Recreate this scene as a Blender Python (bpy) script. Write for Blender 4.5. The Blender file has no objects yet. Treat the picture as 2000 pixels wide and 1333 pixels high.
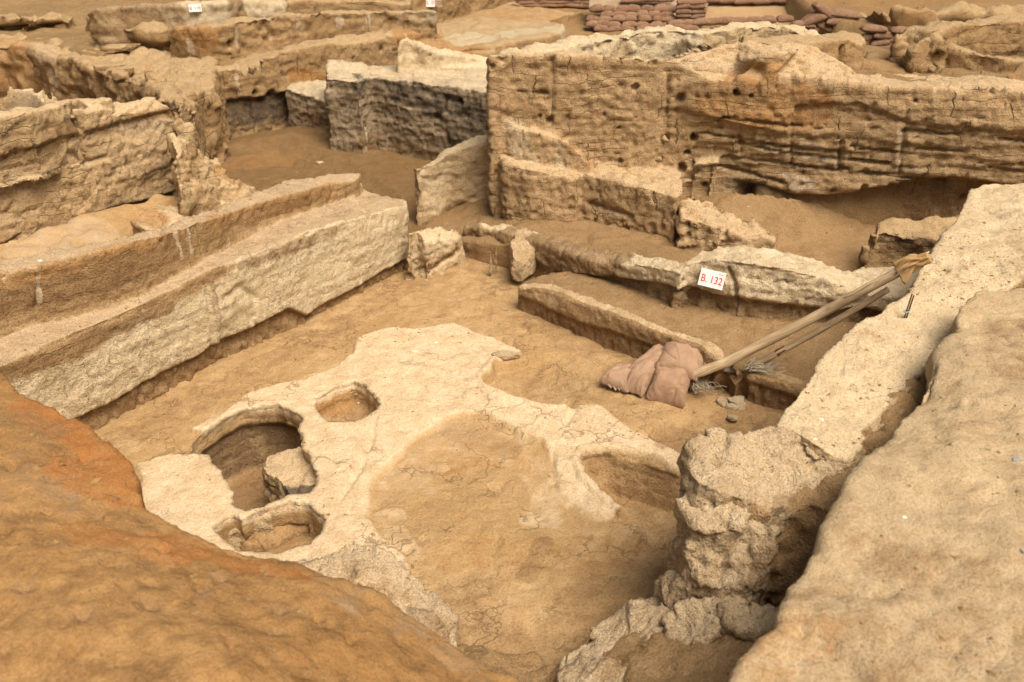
import bpy, bmesh, math, random
import numpy as np
from mathutils import Vector, Matrix
from mathutils.geometry import delaunay_2d_cdt
from mathutils.bvhtree import BVHTree
random.seed(7)
SC = bpy.context.scene
COL = SC.collection
# ------------------------------------------------------------------ camera model
F = 1944.0; PITCH = math.radians(28); S_, C_ = math.sin(PITCH), math.cos(PITCH); CH = 4.0
def ray(px, py):
    u = (px-1000)/F; v = (py-666.5)/F
    return (u, C_-v*S_, -S_-v*C_)
def W(px, py, z=0.0):
    r = ray(px, py); t = (z-CH)/r[2]
    return (r[0]*t, r[1]*t, z)
def WP(px, py, pl):                       # meet a vertical plane through two ground points
    (x0, y0), (x1, y1) = pl
    nx, ny = y1-y0, -(x1-x0); c = nx*x0+ny*y0
    r = ray(px, py); t = c/(nx*r[0]+ny*r[1])
    return (r[0]*t, r[1]*t, CH+r[2]*t)
def pl(a, b): return (W(*a)[:2], W(*b)[:2])
def pt(q):
    if len(q) == 4: return (q[0], q[1], q[2])          # already a place in metres
    if isinstance(q[2], tuple): return WP(*q)
    return W(*q)
# ------------------------------------------------------------------ noise
def _h(ix, iy, iz, s):
    h = (ix.astype(np.uint32)*np.uint32(374761393) + iy.astype(np.uint32)*np.uint32(668265263)
         + iz.astype(np.uint32)*np.uint32(2147483647) + np.uint32((s*974634777) & 0xffffffff))
    h = (h ^ (h >> np.uint32(13)))*np.uint32(1274126177)
    h = h ^ (h >> np.uint32(16)); h = h*np.uint32(2246822519); h ^= h >> np.uint32(15)
    return (h.astype(np.float32)/np.float32(4294967295.0))
def noise(P, s=0):                         # value noise -1..1
    P = P.astype(np.float32); fl = np.floor(P); f = P-fl; i = fl.astype(np.int64) + 100000
    f = f*f*f*(f*(f*6-15)+10); r = 0
    for dx in (0, 1):
        wx = f[:, 0] if dx else 1-f[:, 0]
        for dy in (0, 1):
            wy = f[:, 1] if dy else 1-f[:, 1]
            for dz in (0, 1):
                wz = f[:, 2] if dz else 1-f[:, 2]
                r = r + wx*wy*wz*_h(i[:, 0]+dx, i[:, 1]+dy, i[:, 2]+dz, s)
    return r*2-1
def fbm(P, o=3, s=0, g=.5):
    r = 0; a = 1
    for k in range(o):
        r = r + a*noise(P*(2.03**k)+k*17.3, s+k); a *= g
    return r
def sm(a, b, x):
    t = np.clip((x-a)/(b-a), 0, 1); return t*t*(3-2*t)
def facet(P, sc, seed):                    # broken planes, cell by cell
    Q = P.astype(np.float32)*np.array(sc, np.float32); b = np.floor(Q-.5).astype(np.int64); best = np.full(len(P), 1e9, np.float32); out = np.zeros(len(P), np.float32)
    for dx in (0, 1):
        for dy in (0, 1):
            for dz in (0, 1):
                c = b+np.array([dx, dy, dz]); i = c+100000
                j = np.stack([_h(i[:, 0], i[:, 1], i[:, 2], seed+k) for k in (1, 2, 3)], 1)
                v = Q-(c+.15+.7*j); D = (v*v).sum(1); m = D < best
                if not m.any(): continue
                rv = np.stack([_h(i[m, 0], i[m, 1], i[m, 2], seed+k) for k in (5, 6, 7)], 1)*2-1
                out[m] = (rv*v[m]).sum(1)+(j[m, 0]-.5)*.8; best[m] = D[m]
    return out
def capdist(P, L):
    L = np.array(L, dtype=np.float32); d = np.full(len(P), 1e9, dtype=np.float32)
    if len(L) == 1: return np.linalg.norm(P-L[0], axis=1)
    for a, b in zip(L[:-1], L[1:]):
        ab = b-a; q = float(ab@ab)+1e-9
        t = np.clip(((P-a)@ab)/q, 0, 1)
        d = np.minimum(d, np.linalg.norm(P-a-t[:, None]*ab, axis=1))
    return d
def polysd(XY, poly):                      # signed distance, + inside
    poly = np.array(poly, dtype=np.float32); n = len(poly)
    d = np.full(len(XY), 1e9, dtype=np.float32); ins = np.zeros(len(XY), bool)
    for i in range(n):
        a = poly[i]; b = poly[(i+1) % n]; ab = b-a; q = float(ab@ab)+1e-9
        t = np.clip(((XY-a)@ab)/q, 0, 1)
        d = np.minimum(d, np.linalg.norm(XY-a-t[:, None]*ab, axis=1))
        c = ((a[1] > XY[:, 1]) != (b[1] > XY[:, 1]))
        xs = (b[0]-a[0])*(XY[:, 1]-a[1])/((b[1]-a[1]) if abs(b[1]-a[1]) > 1e-9 else 1e-9)+a[0]
        ins ^= c & (XY[:, 0] < xs)
    return np.where(ins, d, -d)
# ------------------------------------------------------------------ tags
def tag(o, label=None, cat=None, group=None, kind=None):
    if label: o['label'] = label
    if cat: o['category'] = cat
    if group: o['group'] = group
    if kind: o['kind'] = kind
    return o
def empty(name, loc, rz=0):
    o = bpy.data.objects.new(name, None); COL.objects.link(o); o.location = loc; o.rotation_euler.z = rz
    o.empty_display_size = .1; return o
def mobj(name, verts, faces, mat, parent=None, smooth=True, loc=None):
    me = bpy.data.meshes.new(name); me.from_pydata([tuple(v) for v in verts], [], faces); me.update()
    o = bpy.data.objects.new(name, me); COL.objects.link(o)
    if mat: me.materials.append(mat)
    if smooth: me.polygons.foreach_set('use_smooth', [True]*len(me.polygons))
    if parent: o.parent = parent
    if loc: o.location = loc
    return o
# ------------------------------------------------------------------ materials
def N(nt, t, **k):
    n = nt.nodes.new(t)
    for a, b in k.items():
        if a in ('inp',):
            for q, v in b.items(): n.inputs[q].default_value = v
        else: setattr(n, a, b)
    return n
def ramp(nt, src, pts):
    r = nt.nodes.new('ShaderNodeValToRGB'); nt.links.new(src, r.inputs[0])
    e = r.color_ramp.elements
    while len(e) < len(pts): e.new(.5)
    for i, (p, c) in enumerate(pts):
        e[i].position = p; e[i].color = (c, c, c, 1) if isinstance(c, (int, float)) else (*c, 1)
    return r.outputs[0]
def mixc(nt, f, a, b, mode='MIX'):
    m = nt.nodes.new('ShaderNodeMix'); m.data_type = 'RGBA'; m.blend_type = mode
    for s, v in ((0, f), (6, a), (7, b)):
        if isinstance(v, bpy.types.NodeSocket): nt.links.new(v, m.inputs[s])
        elif isinstance(v, (int, float)): m.inputs[s].default_value = v
        else: m.inputs[s].default_value = (*v, 1)
    return m.outputs[2]
def mth(nt, op, a, b=0.0, clamp=False):
    m = nt.nodes.new('ShaderNodeMath'); m.operation = op; m.use_clamp = clamp
    for s, v in ((0, a), (1, b)):
        if isinstance(v, bpy.types.NodeSocket): nt.links.new(v, m.inputs[s])
        else: m.inputs[s].default_value = v
    return m.outputs[0]
def mapped(nt, sc, off=(0, 0, 0)):
    g = nt.nodes.get('GEO') or N(nt, 'ShaderNodeNewGeometry', name='GEO')
    m = N(nt, 'ShaderNodeMapping'); m.inputs['Scale'].default_value = sc; m.inputs['Location'].default_value = off
    nt.links.new(g.outputs['Position'], m.inputs[0]); return m.outputs[0]
def tex(nt, sc, scale, detail=4, rough=.55, off=(0, 0, 0), dist=0):
    n = N(nt, 'ShaderNodeTexNoise'); n.inputs['Scale'].default_value = scale; n.inputs['Detail'].default_value = detail
    n.inputs['Roughness'].default_value = rough; n.inputs['Distortion'].default_value = dist
    nt.links.new(mapped(nt, sc, off), n.inputs['Vector']); return n.outputs['Fac']
PLAS = (.66, .50, .31)
def earth(name, c1, c2, c3, top=None, topf=.6, strata=.5, speck=.5, plas=PLAS, crack=.4, bump=1.0, rust=(.43, .235, .09), burnt=(.075, .062, .05), crs=5.5, joint=0, jf=.6):
    m = bpy.data.materials.new(name); m.use_nodes = True; nt = m.node_tree
    b = nt.nodes['Principled BSDF']; b.inputs['Roughness'].default_value = .95; b.inputs['Specular IOR Level'].default_value = .04
    L = nt.links
    big = tex(nt, (1, 1, 1), 1.3, 3); med = tex(nt, (1, 1, 1), 7, 3, .62, (3, 1, 2)); fine = tex(nt, (1, 1, 1), 55, 3, .7, (1, 7, 3))
    grit = tex(nt, (1, 1, 1), 260, 2, .6, (4, 2, 1))
    col = mixc(nt, ramp(nt, big, [(.36, 0), (.64, 1)]), c1, c2)
    col = mixc(nt, ramp(nt, med, [(.42, 0), (.68, .75)]), col, c3)
    geo = nt.nodes['GEO']
    sx = N(nt, 'ShaderNodeSeparateXYZ'); L.new(geo.outputs['Normal'], sx.inputs[0])
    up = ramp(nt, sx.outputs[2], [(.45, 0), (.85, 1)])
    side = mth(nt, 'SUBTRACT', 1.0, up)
    if strata:
        st = tex(nt, (1.1, 1.1, 6.5), 2.4, 5, .72, (2, 3, 5), .9)
        f = mth(nt, 'MULTIPLY', ramp(nt, st, [(.36, .8), (.47, 0), (.60, 0)]), mth(nt, 'MULTIPLY', side, strata))
        col = mixc(nt, f, col, tuple(q*.55 for q in c3))
        f = mth(nt, 'MULTIPLY', ramp(nt, st, [(.53, 0), (.70, .7)]), mth(nt, 'MULTIPLY', side, strata*.9))
        col = mixc(nt, f, col, tuple(min(.8, q*1.28) for q in c1))
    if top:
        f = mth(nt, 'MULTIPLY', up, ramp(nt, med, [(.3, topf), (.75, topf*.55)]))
        col = mixc(nt, f, col, top)  # pale dry tops, lightened further so they look lit from above
    at = N(nt, 'ShaderNodeAttribute', attribute_name='paint'); sc = N(nt, 'ShaderNodeSeparateColor'); L.new(at.outputs['Color'], sc.inputs[0])
    at2 = N(nt, 'ShaderNodeAttribute', attribute_name='paint2'); sc2 = N(nt, 'ShaderNodeSeparateColor'); L.new(at2.outputs['Color'], sc2.inputs[0])
    def brk(s, w=.5, src=med, soft=.42):
        a = mth(nt, 'ADD', s, mth(nt, 'MULTIPLY', mth(nt, 'SUBTRACT', src, .5), w*2.4))
        a = mth(nt, 'ADD', a, mth(nt, 'MULTIPLY', mth(nt, 'SUBTRACT', fine, .5), w*1.2))
        return mth(nt, 'MULTIPLY', ramp(nt, a, [(.5-soft, 0), (.5+soft, 1)]), ramp(nt, s, [(.02, 0), (.3, 1)]))
    # brown earth dirt
    col = mixc(nt, mth(nt, 'MULTIPLY', brk(sc.outputs[1], .6), .9), col, rust)
    col = mixc(nt, mth(nt, 'MULTIPLY', brk(sc.outputs[2], .6), .85), col, burnt)  # scorched tone; on the far pit wall it also carries painted shade
    pm = brk(sc.outputs[0], .5, med, .18)
    pv = mixc(nt, ramp(nt, med, [(.4, 0), (.62, 1)]), plas, tuple(q*w for q, w in zip(plas, (.86, .82, .76))))
    pv = mixc(nt, ramp(nt, tex(nt, (1, 1, 1), 22, 4, .65, (9, 2, 2)), [(.52, 0), (.66, .35)]), pv, tuple(q*w for q, w in zip(plas, (.72, .62, .5))))
    col = mixc(nt, pm, col, pv)
    dirt_shade_m = mth(nt, 'MULTIPLY', brk(sc2.outputs[1], .5), .85); col = mixc(nt, dirt_shade_m, col, (.27, .165, .08))  # brown soil tone, in places used as painted shade
    col = mixc(nt, mth(nt, 'MULTIPLY', brk(sc2.outputs[0], .35, med, .25), .8), col, (.58, .47, .34))
    # grains
    col = mixc(nt, ramp(nt, fine, [(.44, 0), (.62, .9)]), col, (.80, .73, .64), 'MULTIPLY')
    dk = mth(nt, 'MULTIPLY', ramp(nt, fine, [(.34, .8), (.43, 0)]), speck)
    col = mixc(nt, dk, col, (.11, .065, .03))
    pv_ = N(nt, 'ShaderNodeTexVoronoi'); pv_.inputs['Scale'].default_value = 34; pv_.inputs['Randomness'].default_value = 1
    L.new(mapped(nt, (1, 1, 1.5), (3, 3, 3)), pv_.inputs['Vector'])
    pr_ = N(nt, 'ShaderNodeSeparateColor'); L.new(pv_.outputs['Color'], pr_.inputs[0])
    pit = mth(nt, 'MULTIPLY', ramp(nt, pv_.outputs['Distance'], [(.12, 1), (.24, 0)]), ramp(nt, pr_.outputs[0], [(.72, 0), (.76, 1)]))
    pit = mth(nt, 'MULTIPLY', pit, mth(nt, 'ADD', mth(nt, 'MULTIPLY', side, .8), .2))
    col = mixc(nt, mth(nt, 'MULTIPLY', pit, min(1, speck*1.1)), col, (.075, .042, .02))  # pit soil colour, darkened to stand in for occlusion
    g2 = tex(nt, (1, 1, 1), 120, 2, .7, (8, 2, 6))
    col = mixc(nt, ramp(nt, g2, [(.42, min(.6, speck*.75)), (.5, 0)]), col, (.62, .52, .42), 'MULTIPLY')
    lt = mth(nt, 'MULTIPLY', ramp(nt, grit, [(.60, 0), (.70, .8)]), speck)
    col = mixc(nt, lt, col, (.62, .5, .36))
    jl = None
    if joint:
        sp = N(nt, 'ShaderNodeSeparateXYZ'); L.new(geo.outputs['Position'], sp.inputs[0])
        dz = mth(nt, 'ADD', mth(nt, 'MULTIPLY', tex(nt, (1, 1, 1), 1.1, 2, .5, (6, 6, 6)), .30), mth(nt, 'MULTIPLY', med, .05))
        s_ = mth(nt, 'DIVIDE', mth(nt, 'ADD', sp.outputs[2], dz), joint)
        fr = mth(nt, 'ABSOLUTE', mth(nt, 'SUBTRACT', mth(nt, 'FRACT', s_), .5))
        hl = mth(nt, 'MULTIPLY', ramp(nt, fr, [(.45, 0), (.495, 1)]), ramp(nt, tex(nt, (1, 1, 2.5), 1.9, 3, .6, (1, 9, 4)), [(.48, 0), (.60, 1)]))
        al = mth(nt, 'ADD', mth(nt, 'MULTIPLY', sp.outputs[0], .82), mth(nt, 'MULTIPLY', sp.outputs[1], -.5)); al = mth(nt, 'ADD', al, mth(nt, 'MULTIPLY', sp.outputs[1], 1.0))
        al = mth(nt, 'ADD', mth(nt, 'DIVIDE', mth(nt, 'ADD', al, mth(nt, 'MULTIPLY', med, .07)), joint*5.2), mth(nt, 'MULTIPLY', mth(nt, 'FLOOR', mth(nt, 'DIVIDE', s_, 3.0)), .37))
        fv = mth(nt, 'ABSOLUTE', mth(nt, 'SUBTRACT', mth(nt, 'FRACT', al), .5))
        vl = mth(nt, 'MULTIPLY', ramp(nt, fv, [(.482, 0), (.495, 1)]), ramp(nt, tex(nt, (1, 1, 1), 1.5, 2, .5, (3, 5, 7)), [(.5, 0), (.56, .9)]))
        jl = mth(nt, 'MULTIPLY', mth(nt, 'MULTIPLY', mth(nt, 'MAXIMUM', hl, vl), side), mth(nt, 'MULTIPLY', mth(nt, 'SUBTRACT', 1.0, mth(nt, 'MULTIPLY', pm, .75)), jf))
        col = mixc(nt, jl, col, tuple(q*.38 for q in c3))  # dark mortar joints; the colour also carries the shade of open cracks
    # hair cracks
    if not crack: crs = 1
    vo = N(nt, 'ShaderNodeTexVoronoi', feature='DISTANCE_TO_EDGE'); vo.inputs['Scale'].default_value = crs
    wv = N(nt, 'ShaderNodeVectorMath', operation='ADD'); nz = N(nt, 'ShaderNodeTexNoise'); nz.inputs['Scale'].default_value = 9; nz.inputs['Detail'].default_value = 4
    L.new(geo.outputs['Position'], nz.inputs['Vector'])
    vs = N(nt, 'ShaderNodeVectorMath', operation='SCALE'); vs.inputs[3].default_value = .32; L.new(nz.outputs['Color'], vs.inputs[0])
    L.new(geo.outputs['Position'], wv.inputs[0]); L.new(vs.outputs[0], wv.inputs[1]); L.new(wv.outputs[0], vo.inputs['Vector'])
    ck = ramp(nt, vo.outputs['Distance'], [(0.0, 1), (.03, 0)])
    ckm = mth(nt, 'MULTIPLY', ck, ramp(nt, tex(nt, (1, 1, 1), 2.2, 2, .5, (5, 5, 1)), [(.5, 0), (.6, 1)]))
    ckm = mth(nt, 'MULTIPLY', ckm, crack)
    if crack: col = mixc(nt, ckm, col, (.17, .10, .05))
    L.new(col, b.inputs['Base Color'])
    hsum = mth(nt, 'ADD', mth(nt, 'MULTIPLY', fine, .026*bump), mth(nt, 'MULTIPLY', med, .04*bump))
    hsum = mth(nt, 'ADD', hsum, mth(nt, 'SUBTRACT', mth(nt, 'MULTIPLY', grit, .006*bump), mth(nt, 'MULTIPLY', pit, .012*bump)))
    if strata: hsum = mth(nt, 'ADD', hsum, mth(nt, 'MULTIPLY', mth(nt, 'MULTIPLY', st, side), .025*strata))
    if crack: hsum = mth(nt, 'SUBTRACT', hsum, mth(nt, 'MULTIPLY', ckm, .012))
    if jl: hsum = mth(nt, 'SUBTRACT', hsum, mth(nt, 'MULTIPLY', jl, .03))
    bp = N(nt, 'ShaderNodeBump'); bp.inputs['Strength'].default_value = .85; bp.inputs['Distance'].default_value = 1.0
    hsum = mth(nt, 'ADD', hsum, mth(nt, 'MULTIPLY', g2, .010*bump)); L.new(hsum, bp.inputs['Height']); L.new(bp.outputs[0], b.inputs['Normal'])
    return m
def plain(name, c, rough=.8, c2=None, sc=20, metal=0, bump=0, spec=.3):
    m = bpy.data.materials.new(name); m.use_nodes = True; nt = m.node_tree; b = nt.nodes['Principled BSDF']
    b.inputs['Roughness'].default_value = rough; b.inputs['Metallic'].default_value = metal; b.inputs['Specular IOR Level'].default_value = spec
    n = tex(nt, (1, 1, 1), sc, 5, .6)
    nt.links.new(mixc(nt, ramp(nt, n, [(.35, 0), (.65, 1)]), c, c2 or tuple(q*.75 for q in c)), b.inputs['Base Color'])
    if bump:
        bp = N(nt, 'ShaderNodeBump'); bp.inputs['Distance'].default_value = bump; nt.links.new(n, bp.inputs['Height']); nt.links.new(bp.outputs[0], b.inputs['Normal'])
    return m
M = {}
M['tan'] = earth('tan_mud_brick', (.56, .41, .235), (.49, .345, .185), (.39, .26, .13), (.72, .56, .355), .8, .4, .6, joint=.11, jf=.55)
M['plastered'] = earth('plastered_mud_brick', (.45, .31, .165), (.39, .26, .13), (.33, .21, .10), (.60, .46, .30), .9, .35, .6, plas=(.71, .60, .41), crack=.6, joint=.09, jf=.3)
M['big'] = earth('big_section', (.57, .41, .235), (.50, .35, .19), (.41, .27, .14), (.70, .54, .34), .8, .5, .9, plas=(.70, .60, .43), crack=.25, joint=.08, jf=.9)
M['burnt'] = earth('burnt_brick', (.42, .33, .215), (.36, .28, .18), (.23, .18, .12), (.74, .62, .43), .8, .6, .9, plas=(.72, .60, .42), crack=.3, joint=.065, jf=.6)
M['floor'] = earth('room_floor', (.50, .345, .18), (.43, .285, .135), (.37, .235, .11), None, 0, 0, .38, plas=(.70, .555, .37), crack=.6, bump=.6, crs=3.2)
M['dust'] = earth('dusty_earth', (.41, .275, .145), (.36, .235, .115), (.31, .195, .09), None, 0, .15, .6, crack=0, bump=1.1)
M['orange'] = earth('orange_earth', (.36, .212, .088), (.30, .166, .062), (.18, .098, .04), None, 0, 0, .4, crack=0, bump=.4, rust=(.34, .145, .045))
M['grey'] = earth('grey_tan_earth', (.50, .385, .235), (.43, .33, .205), (.35, .25, .14), None, 0, 0, .45, crack=0, bump=.4)
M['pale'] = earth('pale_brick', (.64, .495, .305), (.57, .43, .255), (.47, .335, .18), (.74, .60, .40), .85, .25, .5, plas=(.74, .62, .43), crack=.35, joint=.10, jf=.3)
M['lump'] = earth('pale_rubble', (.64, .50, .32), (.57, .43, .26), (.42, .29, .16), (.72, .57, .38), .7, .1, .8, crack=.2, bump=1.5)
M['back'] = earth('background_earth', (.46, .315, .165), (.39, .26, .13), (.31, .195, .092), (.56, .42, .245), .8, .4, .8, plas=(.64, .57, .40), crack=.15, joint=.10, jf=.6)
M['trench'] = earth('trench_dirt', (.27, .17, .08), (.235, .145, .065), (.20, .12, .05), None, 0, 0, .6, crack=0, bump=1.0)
M['ground'] = earth('ground_earth', (.39, .265, .135), (.33, .22, .105), (.28, .18, .085), None, 0, 0, .6, crack=0, bump=1.2)
# ------------------------------------------------------------------ solid earth pieces
def prism(outline, zb, interior=(), flare=1.0):
    P = [pt(q) for q in outline]; I = [pt(q) for q in interior]
    A = P+I; n = len(P)
    r = delaunay_2d_cdt([Vector(q[:2]) for q in A], [(i, (i+1) % n) for i in range(n)], [list(range(n))], 1, 1e-4)
    vs, _, fs, ov = r[0], r[1], r[2], r[3]
    V = []
    for v, o in zip(vs, ov):
        if o: z = A[o[0]][2]
        else:
            z = min(A, key=lambda q: (q[0]-v.x)**2+(q[1]-v.y)**2)[2]
        V.append((v.x, v.y, z))
    k = len(V); cnt = {}
    for f in fs:
        for a, b in zip(f, f[1:]+f[:1]): cnt[(a, b)] = 1
    faces = []
    up = sum((V[b][0]-V[a][0])*(V[b][1]+V[a][1]) for a, b in zip(fs[0], fs[0][1:]+fs[0][:1])) < 0
    cx = sum(q[0] for q in V)/k; cy = sum(q[1] for q in V)/k
    bot = [(cx+(x-cx)*flare, cy+(y-cy)*flare, zb) for x, y, z in V]
    for f in fs:
        faces.append(tuple(f) if up else tuple(reversed(f))); faces.append(tuple(q+k for q in (reversed(f) if up else f)))
    for (a, b) in cnt:
        if (b, a) not in cnt: faces.append((a, a+k, b+k, b) if up else (b, b+k, a+k, a))
    return V+bot, faces
def erode(P, Nn, e, seed):
    vert = 1-sm(.35, .8, np.abs(Nn[:, 2])); P3 = P
    d = e.get('lump', .04)*fbm(P3*e.get('lf', 1.7), 2, seed) + e.get('med', .014)*fbm(P3*7, 3, seed+5)
    h = e.get('course', 0)
    if h:
        w = P[:, 2] + .07*noise(np.c_[P[:, :2]*.7, P[:, 2]*0], seed+9) + .02*noise(P3*3.1, seed+11)
        tilt = e.get('tilt', (0, 0)); w = w + P[:, 0]*tilt[0] + P[:, 1]*tilt[1]
        s = w/h; k = np.floor(s); fr = s-k
        ed = np.minimum(fr, 1-fr)
        q = noise(np.c_[P[:, 0]*2.2, P[:, 1]*2.2, k*5.37], seed+13)
        q2 = noise(np.c_[P[:, 0]*.8, P[:, 1]*.8, k*3.37+.5], seed+14)
        g = sm(-.35, .45, noise(np.c_[P[:, 0]*1.5, P[:, 1]*1.5, k*7.7], seed+15))
        d = d + vert*(e.get('camp', .02)*(q*.6+q2*.8) - e.get('groove', .015)*np.exp(-(ed/.11)**2)*(.3+g))
    fk = e.get('flake', 0)
    if fk:
        q = 3.2*(noise(P3*np.array([1.7, 1.7, 2.6]), seed+41)+.45*noise(P3*np.array([5, 5, 8]), seed+42)+.2*noise(P3*15, seed+43)); fl = np.floor(q); fr = q-fl
        d = d + fk*vert*(fl+sm(.0, .18, fr)-q*.75)
    fa = e.get('facet', 0)
    if fa:
        Pw = P3+.03*np.c_[noise(P3*6, seed+61), noise(P3*6, seed+62), noise(P3*6, seed+63)]; s_ = e.get('fs', 7)
        d = d + fa*facet(Pw, (s_, s_, s_*1.6), seed+64)+fa*.45*facet(Pw, (s_*2.6, s_*2.6, s_*3.6), seed+74)
    rg = e.get('rough', .006)
    if rg: d = d + rg*noise(P3*19, seed+45)+rg*.8*noise(P3*37, seed+46)
    c = e.get('crack', .012)
    if c:
        n1 = noise(P3*np.array([3.0, 3.0, 2.0])+.25*fbm(P3*9, 2, seed+3)[:, None], seed+21)
        m = sm(0, .35, noise(P3*1.1, seed+23))
        d = d - c*np.exp(-(n1/.05)**2)*m
    pk = e.get('pock', .012)
    if pk:
        n2 = noise(P3*13, seed+31); d = d - pk*sm(.55, .85, n2)
        n3 = noise(P3*26, seed+33); d = d - .6*pk*sm(.55, .9, n3)
    return d, vert
PIECES = {}
def piece(name, label, cat, mat, solids, vox=.022, smooth=3, er=None, group=None, kind=None, feats=(), cuts=(), seed=1, custom=None, cutz=None, deform=None):
    bm = bmesh.new(); V = []; Fc = []
    for s in solids:
        v, f = prism(*s) if not callable(s) else s()
        o = len(V); V += v; Fc += [tuple(q+o for q in ff) for ff in f]
    me = bpy.data.meshes.new(name); me.from_pydata(V, [], Fc); me.update()
    o = bpy.data.objects.new(name, me); COL.objects.link(o)
    tmp = []
    for c in cuts:
        v, f = c() if callable(c) else prism(*c)
        m2 = bpy.data.meshes.new('cut'); m2.from_pydata(v, [], f); o2 = bpy.data.objects.new('cut', m2); COL.objects.link(o2)
        md = o.modifiers.new('b', 'BOOLEAN'); md.object = o2; md.operation = 'DIFFERENCE'; md.solver = 'EXACT'; tmp.append(o2)
    md = o.modifiers.new('r', 'REMESH'); md.mode = 'VOXEL'; md.voxel_size = vox; md.adaptivity = 0
    if smooth:
        md = o.modifiers.new('s', 'SMOOTH'); md.iterations = smooth; md.factor = .5
    dg = bpy.context.evaluated_depsgraph_get(); ev = o.evaluated_get(dg)
    m3 = bpy.data.meshes.new_from_object(ev, depsgraph=dg)
    o.modifiers.clear(); o.data = m3; bpy.data.meshes.remove(me)
    for t in tmp:
        d_ = t.data; bpy.data.objects.remove(t); bpy.data.meshes.remove(d_)
    me = m3; me.name = name
    if cutz is not None:                  # buried underside
        bm.from_mesh(me); bmesh.ops.delete(bm, geom=[v for v in bm.verts if v.co.z < cutz], context='VERTS'); bm.to_mesh(me)
    bm.free()
    n = len(me.vertices); P = np.empty(n*3, np.float32); me.vertices.foreach_get('co', P); P = P.reshape(-1, 3)
    Nn = np.empty(n*3, np.float32); me.vertex_normals.foreach_get('vector', Nn); Nn = Nn.reshape(-1, 3)
    bvh = BVHTree.FromPolygons([tuple(q) for q in P.tolist()], [tuple(p.vertices) for p in me.polygons]) if feats else None
    e = er or {}
    d, vert = erode(P, Nn, e, seed)
    P0 = P.copy()
    paint = np.zeros((n, 4), np.float32); paint2 = np.zeros((n, 4), np.float32); paint[:, 3] = 1; paint2[:, 3] = 1
    wob = None
    for ft in feats:
        k, pts, r = ft[0], ft[1], ft[2]; amt = ft[3] if len(ft) > 3 else 1.0
        L = []
        for q in pts:
            if len(q) == 3: L.append(q); continue
            dr = Vector(ray(*q)).normalized(); h = bvh.ray_cast(Vector((0, 0, CH)), dr)
            if h[0]: L.append(tuple(h[0]))
        if not L: print('MISS', name, ft[:2]); continue
        if wob is None: wob = fbm(P0*5, 3, seed+77); wob2 = noise(P0*26, seed+78)
        D = capdist(P0, L)
        if k == 'hole':
            r *= .82; d = d - amt*(1-sm(r*.5, r*1.15, D+wob2*.010+wob*.010)); continue
        if k == 'crack':
            D = D+.012*wob+.004*wob2
            d = d - amt*(1-sm(r*.3, r, D)); continue
        if k == 'gouge':
            d = d - amt*(1-sm(0, 1, (D+.06*wob*min(1, r*3))/r)); continue
        if k == 'bulge':
            d = d + amt*(1-sm(.5, 1, (D+.05*wob*min(1, r*3))/r)); continue
        D = D + wob*min(.1, r*.35)
        mk = (1-sm(r*.8, r*1.15, D))*amt
        i = {'plaster': (paint, 0), 'rust': (paint, 1), 'burnt': (paint, 2), 'strip': (paint2, 0), 'dirt_shade': (paint2, 1)}[k]
        if k == 'strip': d = d+.008*mk
        i[0][:, i[1]] = np.maximum(i[0][:, i[1]], mk)
    if custom: d = custom(P0, Nn, d, paint, paint2, vert)
    P = P+Nn*d[:, None]
    if deform: P = deform(P, P0, Nn)
    # origin at the foot of the piece
    c = ((P[:, 0].min()+P[:, 0].max())/2, (P[:, 1].min()+P[:, 1].max())/2, float(P[:, 2].min()))
    me.vertices.foreach_set('co', (P-np.array(c, np.float32)).astype(np.float32).ravel()); me.update(); o.location = c
    for nm, a in (('paint', paint), ('paint2', paint2)):
        at = me.attributes.new(nm, 'FLOAT_COLOR', 'POINT'); at.data.foreach_set('color', a.ravel())
    me.materials.clear(); me.materials.append(M[mat])
    me.polygons.foreach_set('use_smooth', np.ones(len(me.polygons), bool))
    tag(o, label, cat, group, kind); o.name = name
    PIECES[o.name] = (o, P, me)
    print('piece', o.name, n)
    return o
def hit(o, px, py):                       # point of a finished piece seen in a given direction
    me = o.data; key = o.name
    if key not in HB:
        n = len(me.vertices); P = np.empty(n*3, np.float32); me.vertices.foreach_get('co', P); P = P.reshape(-1, 3)+np.array(o.location, np.float32)
        HB[key] = BVHTree.FromPolygons([tuple(q) for q in P.tolist()], [tuple(p.vertices) for p in me.polygons])
    h = HB[key].ray_cast(Vector((0, 0, CH)), Vector(ray(px, py)).normalized())
    return h[0], h[1]
HB = {}
# ================================================================== planes of the main faces
PA = pl((200, 838, 0), (800, 530, 0))                    # left wall of the room
PL_ = pl((50, 500, .3), (370, 390, .3))                  # upper left wall
PF = ((-.35, 10.15), (4.6, 9.35))                        # big section
PN1 = pl((400, 283, 0), (560, 255, 0)); PN2 = (W(560, 255, 0)[:2], (-1.71, 15.3))
PH = pl((1020, 612, 0), (1240, 700, 0))
def a(px, py): return (px, py, PA)
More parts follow.
